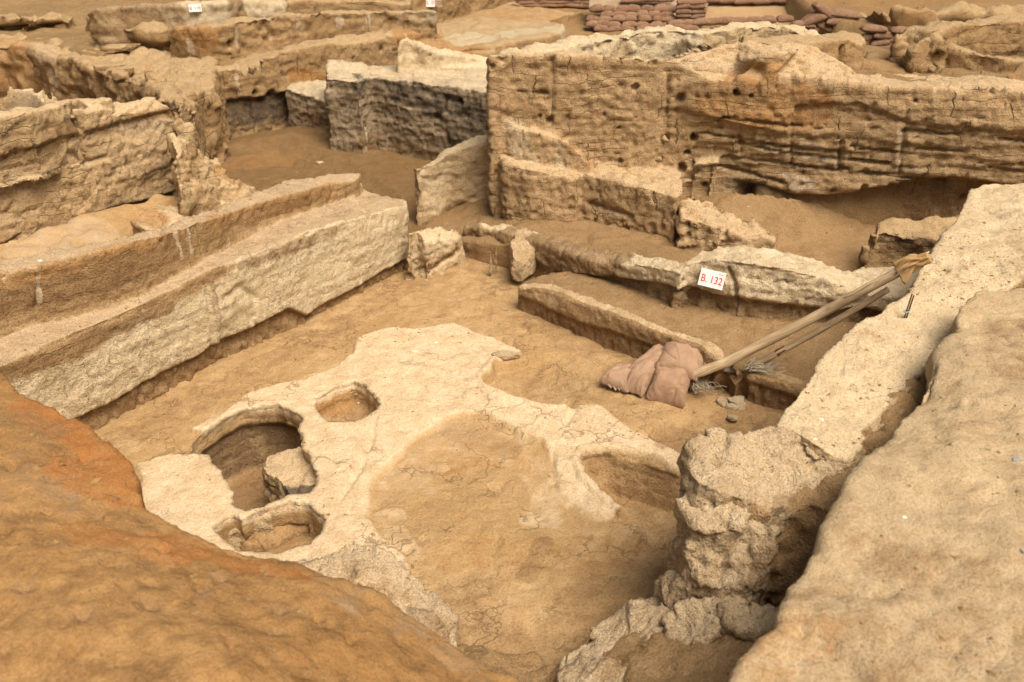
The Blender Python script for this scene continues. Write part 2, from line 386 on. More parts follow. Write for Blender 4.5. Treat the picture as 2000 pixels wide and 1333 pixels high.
# ---- room floor with its pits
def bowl(): pass
rimP1 = [(372, 893), (380, 868), (400, 848), (435, 820), (480, 802), (535, 795), (570, 800), (592, 818), (588, 850), (600, 880), (612, 900), (620, 925), (617, 950), (608, 968), (585, 975), (540, 985), (500, 1000), (475, 1008), (455, 990), (440, 955), (430, 930), (412, 905), (393, 896)]
rimP2 = [(613, 800), (622, 782), (650, 762), (690, 750), (722, 760), (742, 785), (735, 806), (712, 824), (680, 832), (645, 829), (620, 817)]
rimP3 = [(415, 1052), (418, 1030), (440, 1012), (470, 1020), (500, 1003), (540, 990), (575, 985), (612, 990), (638, 1012), (640, 1032), (628, 1050), (605, 1072), (540, 1092), (460, 1080)]
rimP4 = [(1130, 903), (1138, 888), (1180, 884), (1250, 900), (1340, 930), (1400, 950), (1400, 1000), (1290, 1006), (1220, 1004), (1170, 965), (1140, 932)]
def grow(pts, k, ky=None):
    cx = sum(p[0] for p in pts)/len(pts); cy = sum(p[1] for p in pts)/len(pts)
    return [(cx+(x-cx)*k, cy+(y-cy)*(ky or k)) for x, y in pts]
def cutter(rim, depth, k=1.0, lift=.12):
    R = [W(x, y, 0) for x, y in rim]; cx = sum(p[0] for p in R)/len(R); cy = sum(p[1] for p in R)/len(R)
    R2 = []
    for a_, b_ in zip(R, R[1:]+R[:1]):
        l = math.hypot(b_[0]-a_[0], b_[1]-a_[1]); m = max(1, int(l/.035))
        for k_ in range(m):
            x = a_[0]+(b_[0]-a_[0])*k_/m; y = a_[1]+(b_[1]-a_[1])*k_/m
            o_ = noise(np.array([[x*9, y*9, 0], [x*9, y*9, 7], [x*24, y*24, 3], [x*24, y*24, 9]]), 5)
            R2.append((x+.022*float(o_[0])+.010*float(o_[2]), y+.022*float(o_[1])+.010*float(o_[3]), 0))
    R = R2
    def f():
        n = len(R); V = []
        for z, q in ((lift, 1.0), (0.0, 1.0), (-depth, k)):
            V += [(cx+(x-cx)*q, cy+(y-cy)*q, z) for x, y, _ in R]
        Fc = []
        A = sum(R[i][0]*R[(i+1) % n][1]-R[(i+1) % n][0]*R[i][1] for i in range(n)) > 0
        for l in range(2):
            for i in range(n):
                j = (i+1) % n; Fc.append((l*n+i, (l+1)*n+i, (l+1)*n+j, l*n+j) if A else (l*n+j, (l+1)*n+j, (l+1)*n+i, l*n+i))
        Fc.append(tuple(range(n)) if A else tuple(reversed(range(n)))); Fc.append(tuple(2*n+i for i in (reversed(range(n)) if A else range(n))))
        return V, Fc
    return f
plast = [(262, 1010), (276, 940), (272, 905), (345, 892), (372, 893), (400, 852), (368, 844), (432, 808), (482, 772), (540, 758), (592, 748), (652, 724), (692, 690), (703, 668), (750, 650), (812, 650), (880, 638), (932, 655), (985, 676), (1016, 690), (1006, 702), (966, 708), (940, 740), (950, 760), (1010, 785), (1100, 797), (1117, 804), (1135, 792), (1176, 797), (1242, 850), (1345, 897), (1345, 935), (1250, 900), (1180, 885), (1135, 890), (1145, 930), (1175, 965), (1222, 1005), (1190, 1014), (1140, 1004), (1085, 958), (1072, 905), (1060, 868), (1000, 838), (930, 806), (880, 818), (808, 858), (752, 912), (722, 965), (716, 1010), (745, 1058), (800, 1110), (840, 1200), (560, 1200), (262, 1100)]
plXY = [W(x, y)[:2] for x, y in plast]
P5 = [W(x, y)[:2] for x, y in [(938, 745), (948, 760), (1010, 788), (1100, 800), (1200, 800), (1260, 760), (1180, 715), (1100, 690), (1020, 700), (1000, 706), (966, 710), (944, 735)]]
P6 = [W(x, y)[:2] for x, y in [(1240, 850), (1345, 897), (1480, 860), (1500, 800), (1330, 800)]]
def floor_custom(P, Nn, d, paint, paint2, vert):
    n = fbm(np.c_[P[:, :2]*4, P[:, 2]*0], 3, 41); XY = P[:, :2]+.03*np.c_[n, fbm(np.c_[P[:, :2]*4+9, P[:, 2]*0], 3, 47)]
    sd = polysd(XY, plXY); up = sm(.5, .8, Nn[:, 2])*(P[:, 2] > -.05)
    cen = np.array(W(960, 960)[:2]); soft = .075+.25*np.exp(-(np.linalg.norm(P[:, :2]-cen, axis=1)/.75)**4)
    mk = sm(-.5, .5, sd/soft)*sm(-.085, -.03, P[:, 2]+.02*n)
    thin = sm(.0, .5, fbm(np.c_[P[:, :2]*1.6, P[:, 2]*0], 2, 71)) * np.exp(-(np.linalg.norm(P[:, :2]-np.array(W(1080, 930)[:2]), axis=1)/.6)**2)
    paint[:, 0] = np.maximum(paint[:, 0], mk*(1-.15*thin)*sm(-.2, .6, Nn[:, 2]+.25))
    ed = sm(-.012, .012, sd)*(1-.6*np.exp(-(np.linalg.norm(P[:, :2]-cen, axis=1)/.8)**4)); d = d+up*.034*ed
    s5 = polysd(XY, P5); d = d-up*.09*sm(0, .05, s5)*(1-.9*sm(0, .75, np.linalg.norm(P[:, :2]-np.array(W(960, 740)[:2]), axis=1)-.25))
    s6 = polysd(XY, P6); d = d-up*.06*sm(-.02, .12, s6)
    # small dints and footprints
    dn = noise(np.c_[P[:, :2]*9, P[:, 2]*0], 55); d = d-up*(1-mk)*.012*sm(.35, .8, dn)
    big = noise(np.c_[P[:, :2]*1.1, P[:, 2]*0], 57); d = d+up*.02*big*(1-mk)
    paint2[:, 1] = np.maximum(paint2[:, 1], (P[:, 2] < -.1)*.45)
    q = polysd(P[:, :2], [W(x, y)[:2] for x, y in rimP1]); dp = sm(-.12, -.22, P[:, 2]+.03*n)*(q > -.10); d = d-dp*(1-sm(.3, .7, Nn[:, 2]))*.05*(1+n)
    paint2[:, 1] = np.maximum(paint2[:, 1], dp*1.0*sm(.3, .8, Nn[:, 2])); paint[:, 2] = np.maximum(paint[:, 2], .72*dp*(1-sm(.3, .7, Nn[:, 2]))*(P[:, 1] > W(500, 860)[1]))  # dark soil on the far pit wall, deepened to carry its shade
    return d
floor_out = [(-300, 1000, 0), (-100, 760, 0), (180, 800, 0), (500, 640, 0), (800, 490, 0), (830, 400, 0), (930, 380, 0), (1010, 500, 0), (1100, 520, 0), (1500, 620, 0), (1900, 640, 0), (1700, 900, 0), (1500, 1200, 0), (1450, 1500, 0), (900, 1500, 0), (100, 1500, 0)]
shelf = ([(508, 908, -.10), (520, 893, -.10), (560, 876, -.07), (600, 862, -.04), (640, 860, -.04), (650, 960, -.04), (600, 975, -.08), (560, 962, -.1), (540, 935, -.1), (515, 925, -.1)], -.75)
sill = ([(474, 1012, -.03), (505, 995, -.02), (530, 1004, -.02), (498, 1022, -.07), (478, 1032, -.1)], -.75)
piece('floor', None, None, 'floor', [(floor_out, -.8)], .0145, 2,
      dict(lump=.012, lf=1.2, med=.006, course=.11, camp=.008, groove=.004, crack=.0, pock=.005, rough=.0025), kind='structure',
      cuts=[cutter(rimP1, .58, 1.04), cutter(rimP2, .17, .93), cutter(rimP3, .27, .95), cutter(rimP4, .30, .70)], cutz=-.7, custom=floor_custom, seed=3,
      feats=[('plaster', [(800, 930), (880, 850), (1000, 870), (1080, 930)], .25, .38), ('plaster', [(1100, 950), (1060, 1010)], .14, .5), ('plaster', [(700, 700), (620, 740), (500, 780)], .10, .45), ('plaster', [(800, 1080), (760, 1010)], .12, .45), ('bulge', [(1138, 884), (1180, 878), (1250, 893), (1330, 922)], .05, .03), ('bulge', [(1125, 903), (1136, 935), (1168, 970), (1215, 1008)], .04, .025), ('bulge', [(1215, 1008), (1285, 1011), (1340, 992)], .045, .03), ('bulge', [(940, 742), (950, 762), (1010, 788), (1100, 800)], .035, .014), ('bulge', [(965, 708), (944, 735)], .04, .02),
             ('bulge', [(400, 848), (440, 815), (500, 792), (570, 792)], .03, .012), ('rust', [(640, 795), (670, 788)], .09, .6),
             ('dirt_shade', [(1180, 950), (1260, 950)], .2, .5), ('dirt_shade', [(230, 850), (440, 750), (640, 650), (800, 560), (905, 510), (1010, 560)], .16, .42), ('dirt_shade', [(1020, 625), (1200, 700), (1330, 760)], .14, .42), ('dirt_shade', [(1340, 1030), (1280, 1130), (1130, 1250)], .3, .42), ('dirt_shade', [(1330, 860), (1420, 850), (1490, 790)], .22, .6), ('dirt_shade', [(950, 1260), (1050, 1290)], .25, .5), ('dirt_shade', [(1050, 740), (1180, 770)], .18, .35), ('burnt', [(560, 960), (600, 955)], .1, .9),
             ('strip', [(1130, 800), (1108, 830), (1085, 880), (1080, 960)], .012, .0),
             ('gouge', [(1128, 800), (1105, 835)], .025, .02), ('gouge', [(1080, 890), (1082, 930), (1120, 945)], .03, .02),
             ('crack', [(735, 820), (727, 870), (700, 930), (665, 985)], .022, .02), ('crack', [(620, 870), (650, 900), (700, 990)], .014, .012), ('crack', [(640, 1050), (640, 1020), (700, 1010)], .012, .01),
             ('dirt_shade', [(900, 840), (990, 870)], .12, .35), ('rust', [(860, 900), (960, 860), (1000, 900)], .2, .42), ('rust', [(900, 1080), (1200, 1090)], .2, .3),
             ('dirt_shade', [(1060, 1060), (1030, 1130)], .06, .7), ('dirt_shade', [(880, 1180), (930, 1150)], .12, .5), ('dirt_shade', [(1130, 1180), (1180, 1200)], .15, .5)])
piece('clay_block', 'undercut wedge of grey clay projecting into the deep pit', 'clay block', 'tan', [(shelf[0], -.36), ([(545, 935, -.14), (600, 900, -.1), (640, 880, -.1), (645, 955, -.1), (600, 968, -.12), (560, 955, -.14)], -.5)], .014, 4, dict(lump=.03, lf=4, med=.02, course=.09, camp=.03, groove=.015, crack=.01), seed=4,
      feats=[('burnt', [(560, 965), (610, 960)], .09, .9), ('strip', [(540, 895), (590, 880)], .12, .3)])
piece('clay_sill', 'thin clay ridge parting the deep pit from the shallow pit below it', 'clay ridge', 'pale', [(sill[0], -.3)], .012, 3, dict(lump=.02, lf=4, med=.012, crack=.01), seed=5)
piece('clay_lump', 'plaster-smeared cone of clay at the left side of the shallow front pit', 'clay lump', 'pale', [([(424, 1008, .0), (462, 996, .01), (484, 1016, -.03), (474, 1040, -.10), (440, 1050, -.14), (414, 1032, -.02)], -.32, (), 1.2)], .012, 5, dict(lump=.02, lf=4, med=.01, crack=.01), seed=6)
# ---- left wall : terrace with plastered face and the ridge on its back edge
terr = [a(-420, 900), a(0, 716), a(140, 652), a(290, 588), a(405, 527), a(500, 495), a(600, 452), a(700, 427), a(760, 410), a(797, 402),
        (792, 388, .66), (716, 373, .72), (700, 345, .76), (560, 372, .84), (368, 450, .88), (0, 560, .91), (-420, 700, .95)]
ridge = [(-420, 690, 1.27), (0, 538, 1.27), (67, 520, 1.27), (123, 506, 1.28), (210, 485, 1.27), (333, 454, 1.21), (371, 440, 1.20), (455, 413, 1.13), (501, 396, 1.10), (560, 382, 1.05), (640, 362, .97), (700, 352, .90),
         (706, 340, .90), (697, 336, .91), (640, 341, .98), (553, 350, 1.07), (520, 366, 1.10), (452, 389, 1.14), (420, 404, 1.17), (371, 417, 1.21), (326, 434, 1.22), (210, 470, 1.28), (116, 487, 1.29), (0, 508, 1.29), (-420, 600, 1.31)]
def left_custom(P, Nn, d, paint, paint2, vert):
    (x0, y0), (x1, y1) = PA; dx, dy = x1-x0, y1-y0; l = math.hypot(dx, dy); dx /= l; dy /= l
    off = (P[:, 0]-x0)*dy-(P[:, 1]-y0)*dx; s = (P[:, 0]-x0)*dx+(P[:, 1]-y0)*dy
    face = (off > -.12) & (Nn[:, 0] > .2)
    w = fbm(np.c_[s*2, P[:, 2]*2, P[:, 2]*0], 3, 88)
    lo = np.interp(s, [-1, 0, 1, 1.9, 2.1, 3.4, 4.2], [.22, .2, .24, .24, .06, .14, .06])
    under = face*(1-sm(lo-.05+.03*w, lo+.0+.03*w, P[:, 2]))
    hi = np.interp(s, [-1, 0, 1, 1.9, 3.4], [.70, .70, .77, .92, 1.2])
    paint[:, 0] = np.maximum(paint[:, 0], face*(1-under)*(1-sm(hi-.1, hi+.05, P[:, 2]+.12*w))*np.where(s > 2.0, .92, .78))
    g = noise(np.c_[s*30, P[:, 2]*14, P[:, 2]*0], 89)
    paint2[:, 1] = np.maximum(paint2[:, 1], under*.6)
    return d-under*(.065+.025*g)
piece('mud_brick_wall', 'long low terraced mud-brick wall with pale plastered face along the left side of the room', 'wall', 'plastered',
      [(terr, -.1), (ridge, -.1)], .018, 3, dict(lump=.020, med=.008, course=.10, camp=.008, groove=.008, crack=.014, pock=.008, flake=.003, facet=.004, fs=6), seed=11, custom=left_custom, cutz=-.06,
      feats=[('dirt_shade', [(403, 535), (412, 560), (418, 610), (424, 660), (428, 700), (434, 735)], .026, .5), ('crack', [(392, 540), (404, 580), (409, 620), (414, 660), (418, 700), (423, 735)], .02, .022), ('strip', [(345, 455), (352, 480), (358, 505)], .018), ('strip', [(370, 440), (373, 470), (378, 495)], .018),
             ('strip', [(74, 545), (78, 590)], .015), ('bulge', [(400, 525), (412, 560), (418, 610), (424, 660), (428, 700), (434, 735)], .03, .03),
             ('crack', [(70, 522), (75, 560), (72, 600)], .02, .03), ('crack', [(500, 470), (560, 500), (620, 480)], .02, .015), ('crack', [(700, 395), (720, 420), (712, 470)], .02, .02),
             ('hole', [(8, 536)], .04, .06), ('hole', [(432, 408)], .03, .04), ('gouge', [(440, 580), (470, 560), (500, 585)], .06, .03), ('rust', [(450, 590), (500, 600)], .05, .6),
             ('dirt_shade', [(0, 742), (100, 698), (220, 648), (330, 600)], .055, .9), ('dirt_shade', [(470, 520), (560, 490), (650, 455)], .06, .6), ('dirt_shade', [(0, 598), (120, 566), (230, 530), (350, 485)], .11, .9), ('dirt_shade', [(400, 462), (520, 415), (640, 376)], .06, .6), ('rust', [(0, 555), (200, 505), (350, 465)], .07, .5), ('rust', [(420, 440), (560, 400), (660, 365)], .08, .55),  # edge soil; ridge front darkened in colour as its shaded side
             ('crack', [(420, 403), (440, 430)], .015, .03), ('crack', [(340, 430), (350, 450)], .015, .03), ('crack', [(180, 480), (210, 500)], .012, .02)])
# ---- rounded block at its far end
piece('plastered_block', 'small rounded plaster-coated block standing at the far end of the left wall', 'wall block', 'pale',
      [([a(798, 470), (832, 474, .38), (868, 468, .34), (895, 470, .28), (903, 455, .30), (890, 443, .38), (850, 441, .44), (812, 446, .48), (796, 455, .5)], -.05, (), 1.06)], .015, 7,
      dict(lump=.03, lf=3, med=.010, crack=.02, facet=.010, fs=7), seed=15,
      feats=[('plaster', [(820, 490), (870, 480)], .12, .8), ('crack', [(822, 495), (826, 520), (815, 530)], .018, .03), ('dirt_shade', [(800, 538), (850, 520), (890, 495)], .05, .9), ('gouge', [(800, 542), (860, 520), (897, 492)], .05, .04)])
# ---- standing fin of wall
def PD(): pass
piece('wall_fragment', 'thin pale standing remnant of wall stepping down to the left of the big section', 'wall', 'pale',
      [([(806, 330, .66), (850, 318, .7), (875, 300, .76), (925, 283, .86), (985, 268, .95), (1010, 262, .98), (1010, 250, .98), (985, 255, .97), (930, 260, .93), (895, 276, .85), (870, 285, .8), (850, 298, .74), (848, 306, .7), (818, 322, .68)], -.1),
       ([(812, 400, .25), (850, 385, .3), (925, 345, .45), (990, 330, .6), (1010, 290, .7), (900, 290, .6), (830, 330, .4)], -.1)], .02, 4,
      dict(lump=.04, med=.015, crack=.01, course=.13, camp=.02, groove=.012), seed=19, cutz=-.06,
      feats=[('plaster', [(830, 350), (850, 400), (870, 340)], .12, .55), ('strip', [(922, 265), (924, 300), (925, 345)], .02), ('gouge', [(835, 445), (880, 420), (925, 388)], .05, .04), ('dirt_shade', [(840, 440), (900, 400)], .06, .6), ('crack', [(905, 335), (925, 340)], .015, .02)])
# ---- burnt block, its lower step and the fin on top
piece('burnt_wall_block', 'grey scorched layered block of wall with a flat pale top, left of the tall section', 'wall', 'burnt',
      [([(633, 150, 1.06), (700, 160, 1.04), (722, 150, 1.04), (830, 162, 1.05), (900, 172, 1.05), (960, 182, 1.05), (1000, 190, 1.05), (990, 125, 1.05), (940, 128, 1.05), (775, 124, 1.05), (680, 120, 1.06), (640, 119, 1.07)], -.1),
       ([(556, 172, .62), (600, 185, .6), (640, 200, .58), (716, 222, .56), (722, 180, .56), (760, 150, .6), (640, 140, .62), (565, 166, .63)], -.1)], .022, 2,
      dict(lump=.04, med=.012, course=.06, camp=.014, groove=.012, crack=.018, pock=.025, tilt=(.03, 0), rough=.008, facet=.013, fs=6), seed=23, cutz=-.06,
      feats=[('hole', [(800, 160)], .055, .09), ('hole', [(900, 200)], .05, .14), ('hole', [(855, 228)], .06, .1), ('gouge', [(871, 190), (870, 215)], .035, .06), ('gouge', [(873, 260), (878, 280)], .06, .06), ('crack', [(693, 140), (700, 165), (708, 200)], .03, .05),
             ('burnt', [(700, 165), (800, 185), (950, 230)], .16, .7), ('burnt', [(960, 250), (900, 270)], .2, .55), ('strip', [(716, 250), (720, 300)], .02), ('dirt_shade', [(600, 225), (715, 290)], .15, .7), ('dirt_shade', [(730, 290), (850, 320)], .2, .6),
             ('plaster', [(660, 128), (780, 140), (940, 150)], .22, .9), ('burnt', [(690, 125), (700, 150)], .06, .6)])
piece('wall_fragment', 'whitish fin of wall with a rounded peak standing on top of the scorched block', 'wall', 'pale',
      [([(770, 130, 1.06), (800, 133, 1.06), (960, 132, 1.05), (975, 120, 1.06), (960, 112, 1.12), (850, 108, 1.12), (790, 108, 1.1)], .9),
       ([(775, 92, 1.36), (790, 78, 1.42), (805, 82, 1.38), (830, 97, 1.3), (880, 108, 1.2), (930, 115, 1.14), (950, 118, 1.1), (935, 108, 1.14), (890, 98, 1.22), (850, 88, 1.30), (812, 74, 1.42), (795, 71, 1.44), (782, 78, 1.4)], .9)], .022, 4,
      dict(lump=.04, med=.015, crack=.01, pock=.015), seed=27, feats=[('gouge', [(822, 92), (812, 105)], .03, .03), ('plaster', [(800, 115), (850, 115), (930, 125)], .2, .7), ('hole', [(841, 108)], .025, .04)])
# ---- big section (F)
def f(px, py, dz=0):
    q = WP(px, py, PF); return (q[0], q[1], q[2]+dz, 0)
def fo(px, py, off):                       # on the face line, moved outwards
    q = WP(px, py, PF); (x0, y0), (x1, y1) = PF; l = math.hypot(x1-x0, y1-y0)
    ox, oy = (y1-y0)/l, -(x1-x0)/l
    return (q[0]+ox*off, q[1]+oy*off, q[2], 0)
Ftop = [f(953, 118), f(1000, 110), f(1080, 112), f(1150, 115), f(1240, 122), f(1340, 132), f(1385, 158), f(1430, 168), f(1480, 158), f(1510, 148), f(1600, 152), f(1700, 162), f(1800, 168), f(1950, 168), f(2010, 182), f(2300, 205),
        (2300, 165, 1.62), (2000, 155, 1.6), (1800, 150, 1.58), (1640, 136, 1.58), (1600, 118, 1.62), (1592, 84, 1.98), (1560, 80, 2.0), (1440, 72, 2.02), (1390, 84, 1.98), (1290, 112, 1.90), (1160, 108, 1.9), (1080, 104, 1.92), (1000, 106, 1.9), (955, 108, 1.9)]
Fint = [(1430, 106, 1.95), (1500, 100, 1.97), (1560, 98, 1.95), (1300, 120, 1.9), (1200, 115, 1.9)]
bul = [fo(985, 240, .03), fo(1000, 234, .18), fo(1060, 246, .24), fo(1112, 262, .25), fo(1118, 300, .26), fo(1200, 345, .24), fo(1330, 385, .20), fo(1345, 330, .05), (2.2, 10.2, 1.0, 0), (0, 10.6, 1.2, 0)]
low = [(985, 318, .86), (1040, 335, .82), (1128, 348, .76), (1135, 338, .78), (1230, 360, .76), (1322, 386, .74), (1338, 376, .76), (1.75, 9.9, .76, 0), (1.7, 10.3, .8, 0), (-.2, 10.6, .9, 0)]
ped = [fo(1352, 318, .12), fo(1405, 312, .12), fo(1412, 305, -.15), fo(1355, 305, -.15)]
def Fcustom(P, Nn, d, paint, paint2, vert):
    (x0, y0), (x1, y1) = PF; l = math.hypot(x1-x0, y1-y0); dx, dy = (x1-x0)/l, (y1-y0)/l
    s = (P[:, 0]-x0)*dx+(P[:, 1]-y0)*dy; off = (P[:, 0]-x0)*dy-(P[:, 1]-y0)*dx
    w = fbm(np.c_[s*1.3, P[:, 2]*1.3, P[:, 2]*0], 3, 188)
    # undercut foot on the right
    zc = np.interp(s, [0, 2.05, 2.5, 2.7, 3.0, 3.6, 4.2, 5, 7], [-1, -1, .62, .66, .62, .60, .70, .8, .8])+.06*w
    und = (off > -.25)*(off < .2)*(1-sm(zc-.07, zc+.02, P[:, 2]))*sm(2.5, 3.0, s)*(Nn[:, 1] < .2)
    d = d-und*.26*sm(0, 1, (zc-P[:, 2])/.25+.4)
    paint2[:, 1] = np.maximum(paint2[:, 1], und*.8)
    # upper overhanging brow to the right
    zb = np.interp(s, [1.8, 2.3, 3.1, 3.15, 3.7, 4.2, 5, 7], [1.42, 1.36, 1.22, 1.5, 1.55, 1.36, 1.34, 1.3])+.03*w
    br = sm(zb-.02, zb+.02, P[:, 2])*sm(1.6, 2.0, s)*vert*(off > -.3)
    d = d+br*.055
    # long steps in the brick courses
    for zz, a_ in ((1.22, .03), (1.08, .035), (.98, .03), (.86, .03)):
        z2 = zz-.03*(s-3)+.04*noise(np.c_[s*2.1, s*0, s*0+zz*9], 190)
        d = d+a_*sm(z2-.015, z2+.015, P[:, 2])*sm(2.0, 2.3, s)*vert*(off > -.3)-a_*.5*sm(2.0, 2.3, s)*vert*(off > -.3)
    return d
piece('section_wall', 'tall brown layered mud-brick section with beam holes across the back right of the room', 'wall', 'big',
      [(Ftop, -.1, Fint), (bul, -.1), (low, -.1), (ped, .2)], .021, 2,
      dict(lump=.03, med=.010, facet=.009, fs=5.5, course=.085, camp=.008, groove=.010, crack=.02, pock=.028, tilt=(-.035, 0), flake=.010, rough=.009), seed=31, custom=Fcustom, cutz=-.06,
      feats=[('hole', [q], r, dd) for q, r, dd in (((1240, 172), .05, .12), ((1330, 190), .06, .09), ((1436, 178), .045, .12), ((1466, 182), .03, .06), ((1355, 268), .055, .14), ((1341, 300), .04, .12), ((1332, 328), .05, .12), ((1377, 366), .04, .09),
                    ((1208, 250), .035, .08), ((1299, 273), .035, .08), ((1211, 315), .035, .07), ((1075, 333), .05, .07), ((1074, 237), .05, .14), ((1055, 228), .035, .1), ((1628, 377), .045, .06), ((1690, 371), .045, .07), ((1366, 435), .03, .05), ((1489, 420), .03, .04),
                    ((963, 132), .03, .06), ((978, 117), .05, .04), ((1110, 232), .03, .06), ((1072, 195), .035, .02), ((1315, 425), .05, .1), ((1783, 192), .03, .06), ((1775, 184), .02, .05), ((1045, 268), .02, .04))] +
            [('gouge', [(1325, 200), (1322, 215)], .07, .04), ('gouge', [(1150, 398), (1190, 408), (1235, 422)], .04, .05), ('crack', [(1081, 115), (1080, 200), (1078, 245)], .022, .04), ('strip', [(1090, 110), (1082, 120)], .015), ('strip', [(1047, 330), (1046, 385)], .02), ('strip', [(1155, 300), (1158, 340)], .015, .7),
             ('crack', [(1305, 160), (1300, 280)], .02, .03), ('crack', [(1545, 240), (1547, 330)], .02, .035), ('crack', [(1643, 275), (1640, 335)], .025, .045), ('crack', [(1445, 262), (1447, 300)], .015, .03), ('strip', [(1755, 250), (1752, 300), (1757, 340)], .03, .6), ('crack', [(1765, 250), (1757, 345)], .025, .04),
             ('rust', [(1400, 190), (1500, 200), (1580, 220)], .22, .75), ('rust', [(1560, 180), (1590, 190)], .12, .7), ('dirt_shade', [(1350, 170), (1480, 180)], .08, .7), ('rust', [(1120, 290), (1160, 320)], .06, .5), ('rust', [(1150, 325), (1290, 350)], .06, .45),
             ('strip', [(1565, 280), (1600, 283)], .03, .9), ('strip', [(1570, 303), (1640, 318)], .035, .9), ('strip', [(1500, 290), (1530, 296)], .025, .8), ('strip', [(1530, 345), (1590, 362)], .04, .8), ('strip', [(1550, 368), (1600, 382)], .04, .7), ('strip', [(1760, 330), (1800, 335)], .03, .6),
             ('plaster', [(1000, 250), (1030, 300)], .14, .5), ('plaster', [(1090, 290), (1100, 320)], .08, .5), ('rust', [(1450, 140), (1500, 140)], .1, .7), *[('crack', L_, .019, .055) for L_ in ([(1363, 257), (1450, 272), (1545, 288), (1640, 300)], [(1440, 279), (1545, 300), (1643, 313)], [(1412, 308), (1545, 323), (1640, 336)], [(1412, 328), (1470, 345), (1528, 360)], [(1643, 330), (1720, 344), (1808, 354)], [(1762, 252), (1880, 262), (2000, 272)], [(1752, 356), (1860, 372)], [(1790, 290), (1880, 294)], [(1660, 312), (1740, 322)], [(1930, 325), (2000, 336)], [(1405, 222), (1500, 236), (1603, 249)], [(1660, 285), (1750, 296)], [(1200, 300), (1290, 312)], [(1010, 178), (1070, 182)])],
             ('gouge', [(1440, 138), (1480, 138)], .10, .09), ('strip', [(1340, 122), (1380, 126), (1450, 118)], .07, .5)])
# ---- sloping earth between the section and the bench wall
piece('earth_bank', 'smooth brown earth slope at the foot of the tall section', 'earth bank', 'dust',
      [([(825, 445, .02), (905, 470, .18), (1000, 480, .25), (1100, 495, .3), (1230, 520, .40), (1340, 530, .40), (1450, 520, .30), (1560, 520, .12), (1700, 540, .08), (1900, 520, .08), (1950, 430, .15), (1900, 395, .25), (1700, 390, .40), (1560, 385, .50), (1430, 378, .6), (1345, 370, .5), (1330, 400, .3), (1130, 350, .3), (985, 320, .3), (925, 340, .25), (870, 400, .1), (835, 430, .02)], -.2,
        [(930, 372, .26), (1040, 405, .30), (1076, 415, .29), (1172, 450, .27), (1260, 472, .25), (1357, 492, .22), (1000, 450, .30), (1150, 485, .36), (1280, 505, .38), (1450, 490, .2), (1400, 410, .5), (1480, 425, .42), (1600, 430, .28), (1700, 430, .2), (1520, 480, .14), (1600, 480, .10), (1660, 460, .12)])], .028, 3,
      dict(lump=.03, med=.014, crack=0, pock=.008, rough=.004), seed=37, cutz=-.1, kind=None)
piece('rubble_ledge', 'rough ledge of broken brown brick slanting down at the foot of the big section', 'rubble', 'big', [([(1328, 394, .64), (1333, 420, .60), (1400, 445, .53), (1460, 463, .48), (1514, 468, .45), (1518, 450, .47), (1450, 420, .54), (1390, 394, .62), (1350, 380, .68)], 0, (), 1.15)], .02, 3,
      dict(lump=.05, lf=3.5, med=.012, crack=.02, pock=.02, rough=.01, facet=.03, fs=6), seed=38, feats=[('hole', [(1340, 440)], .04, .05), ('strip', [(1345, 392), (1400, 418)], .06, .5)])
# ---- bench wall with the sign (G)
G = [(905, 443, .27), (960, 447, .3), (1000, 462, .32), (1045, 475, .34), (1110, 496, .4), (1180, 515, .44), (1222, 520, .52), (1240, 515, .58), (1330, 532, .66), (1338, 520, .7), (1350, 512, .72), (1400, 506, .78), (1450, 512, .80), (1520, 522, .78), (1600, 540, .72), (1652, 560, .64), (1700, 575, .56), (1760, 580, .54), (1850, 590, .5),
     (1850, 520, .5), (1770, 520, .54), (1700, 522, .55), (1655, 530, .63), (1600, 508, .71), (1550, 492, .76), (1500, 482, .79), (1440, 474, .8), (1400, 478, .78), (1398, 488, .76), (1370, 488, .74), (1345, 502, .72), (1328, 508, .68), (1300, 500, .64), (1235, 494, .56), (1150, 490, .44), (1080, 462, .4), (1040, 448, .36), (985, 438, .32), (910, 436, .28)]
Gbase = [(905, 497, 0), (1020, 556, 0), (1100, 552, .2)]
def Gcustom(P, Nn, d, paint, paint2, vert):
    w = fbm(P*2.2, 3, 288); x = P[:, 0]
    front = vert*(Nn[:, 1] < .1)
    lo = np.interp(x, [-.6, .5, .9, 1.2, 3], [.1, .2, .40, .47, .42])
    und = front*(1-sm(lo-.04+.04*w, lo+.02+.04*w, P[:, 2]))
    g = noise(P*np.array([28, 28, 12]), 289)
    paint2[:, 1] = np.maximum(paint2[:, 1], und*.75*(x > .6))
    paint[:, 0] = np.maximum(paint[:, 0], 1.0*(1-und)*sm(.85, 1.05, x))
    return d-und*(.06+.02*g)*(x > .4)-und*.03
piece('mud_brick_wall', 'low eroded mud-brick wall carrying the nearest number sign', 'wall', 'pale', [(G, -.1)], .018, 3,
      dict(lump=.025, med=.010, course=.11, camp=.010, groove=.008, crack=.016, pock=.012, facet=.014, fs=7), seed=41, custom=Gcustom, cutz=-.06,
      feats=[('crack', [(1336, 515), (1333, 560)], .02, .03), ('crack', [(1420, 525), (1436, 560), (1438, 600)], .022, .04), ('crack', [(1500, 540), (1560, 560), (1650, 560)], .012, .02), ('hole', [(1624, 518)], .04, .06), ('crack', [(1660, 540), (1655, 580)], .015, .02),
             ('dirt_shade', [(910, 460), (1000, 490), (1100, 530), (1190, 540)], .14, .8), ('dirt_shade', [(905, 441), (1000, 455), (1100, 486), (1212, 505)], .16, .85), ('strip', [(965, 490), (966, 520)], .03, .6)])
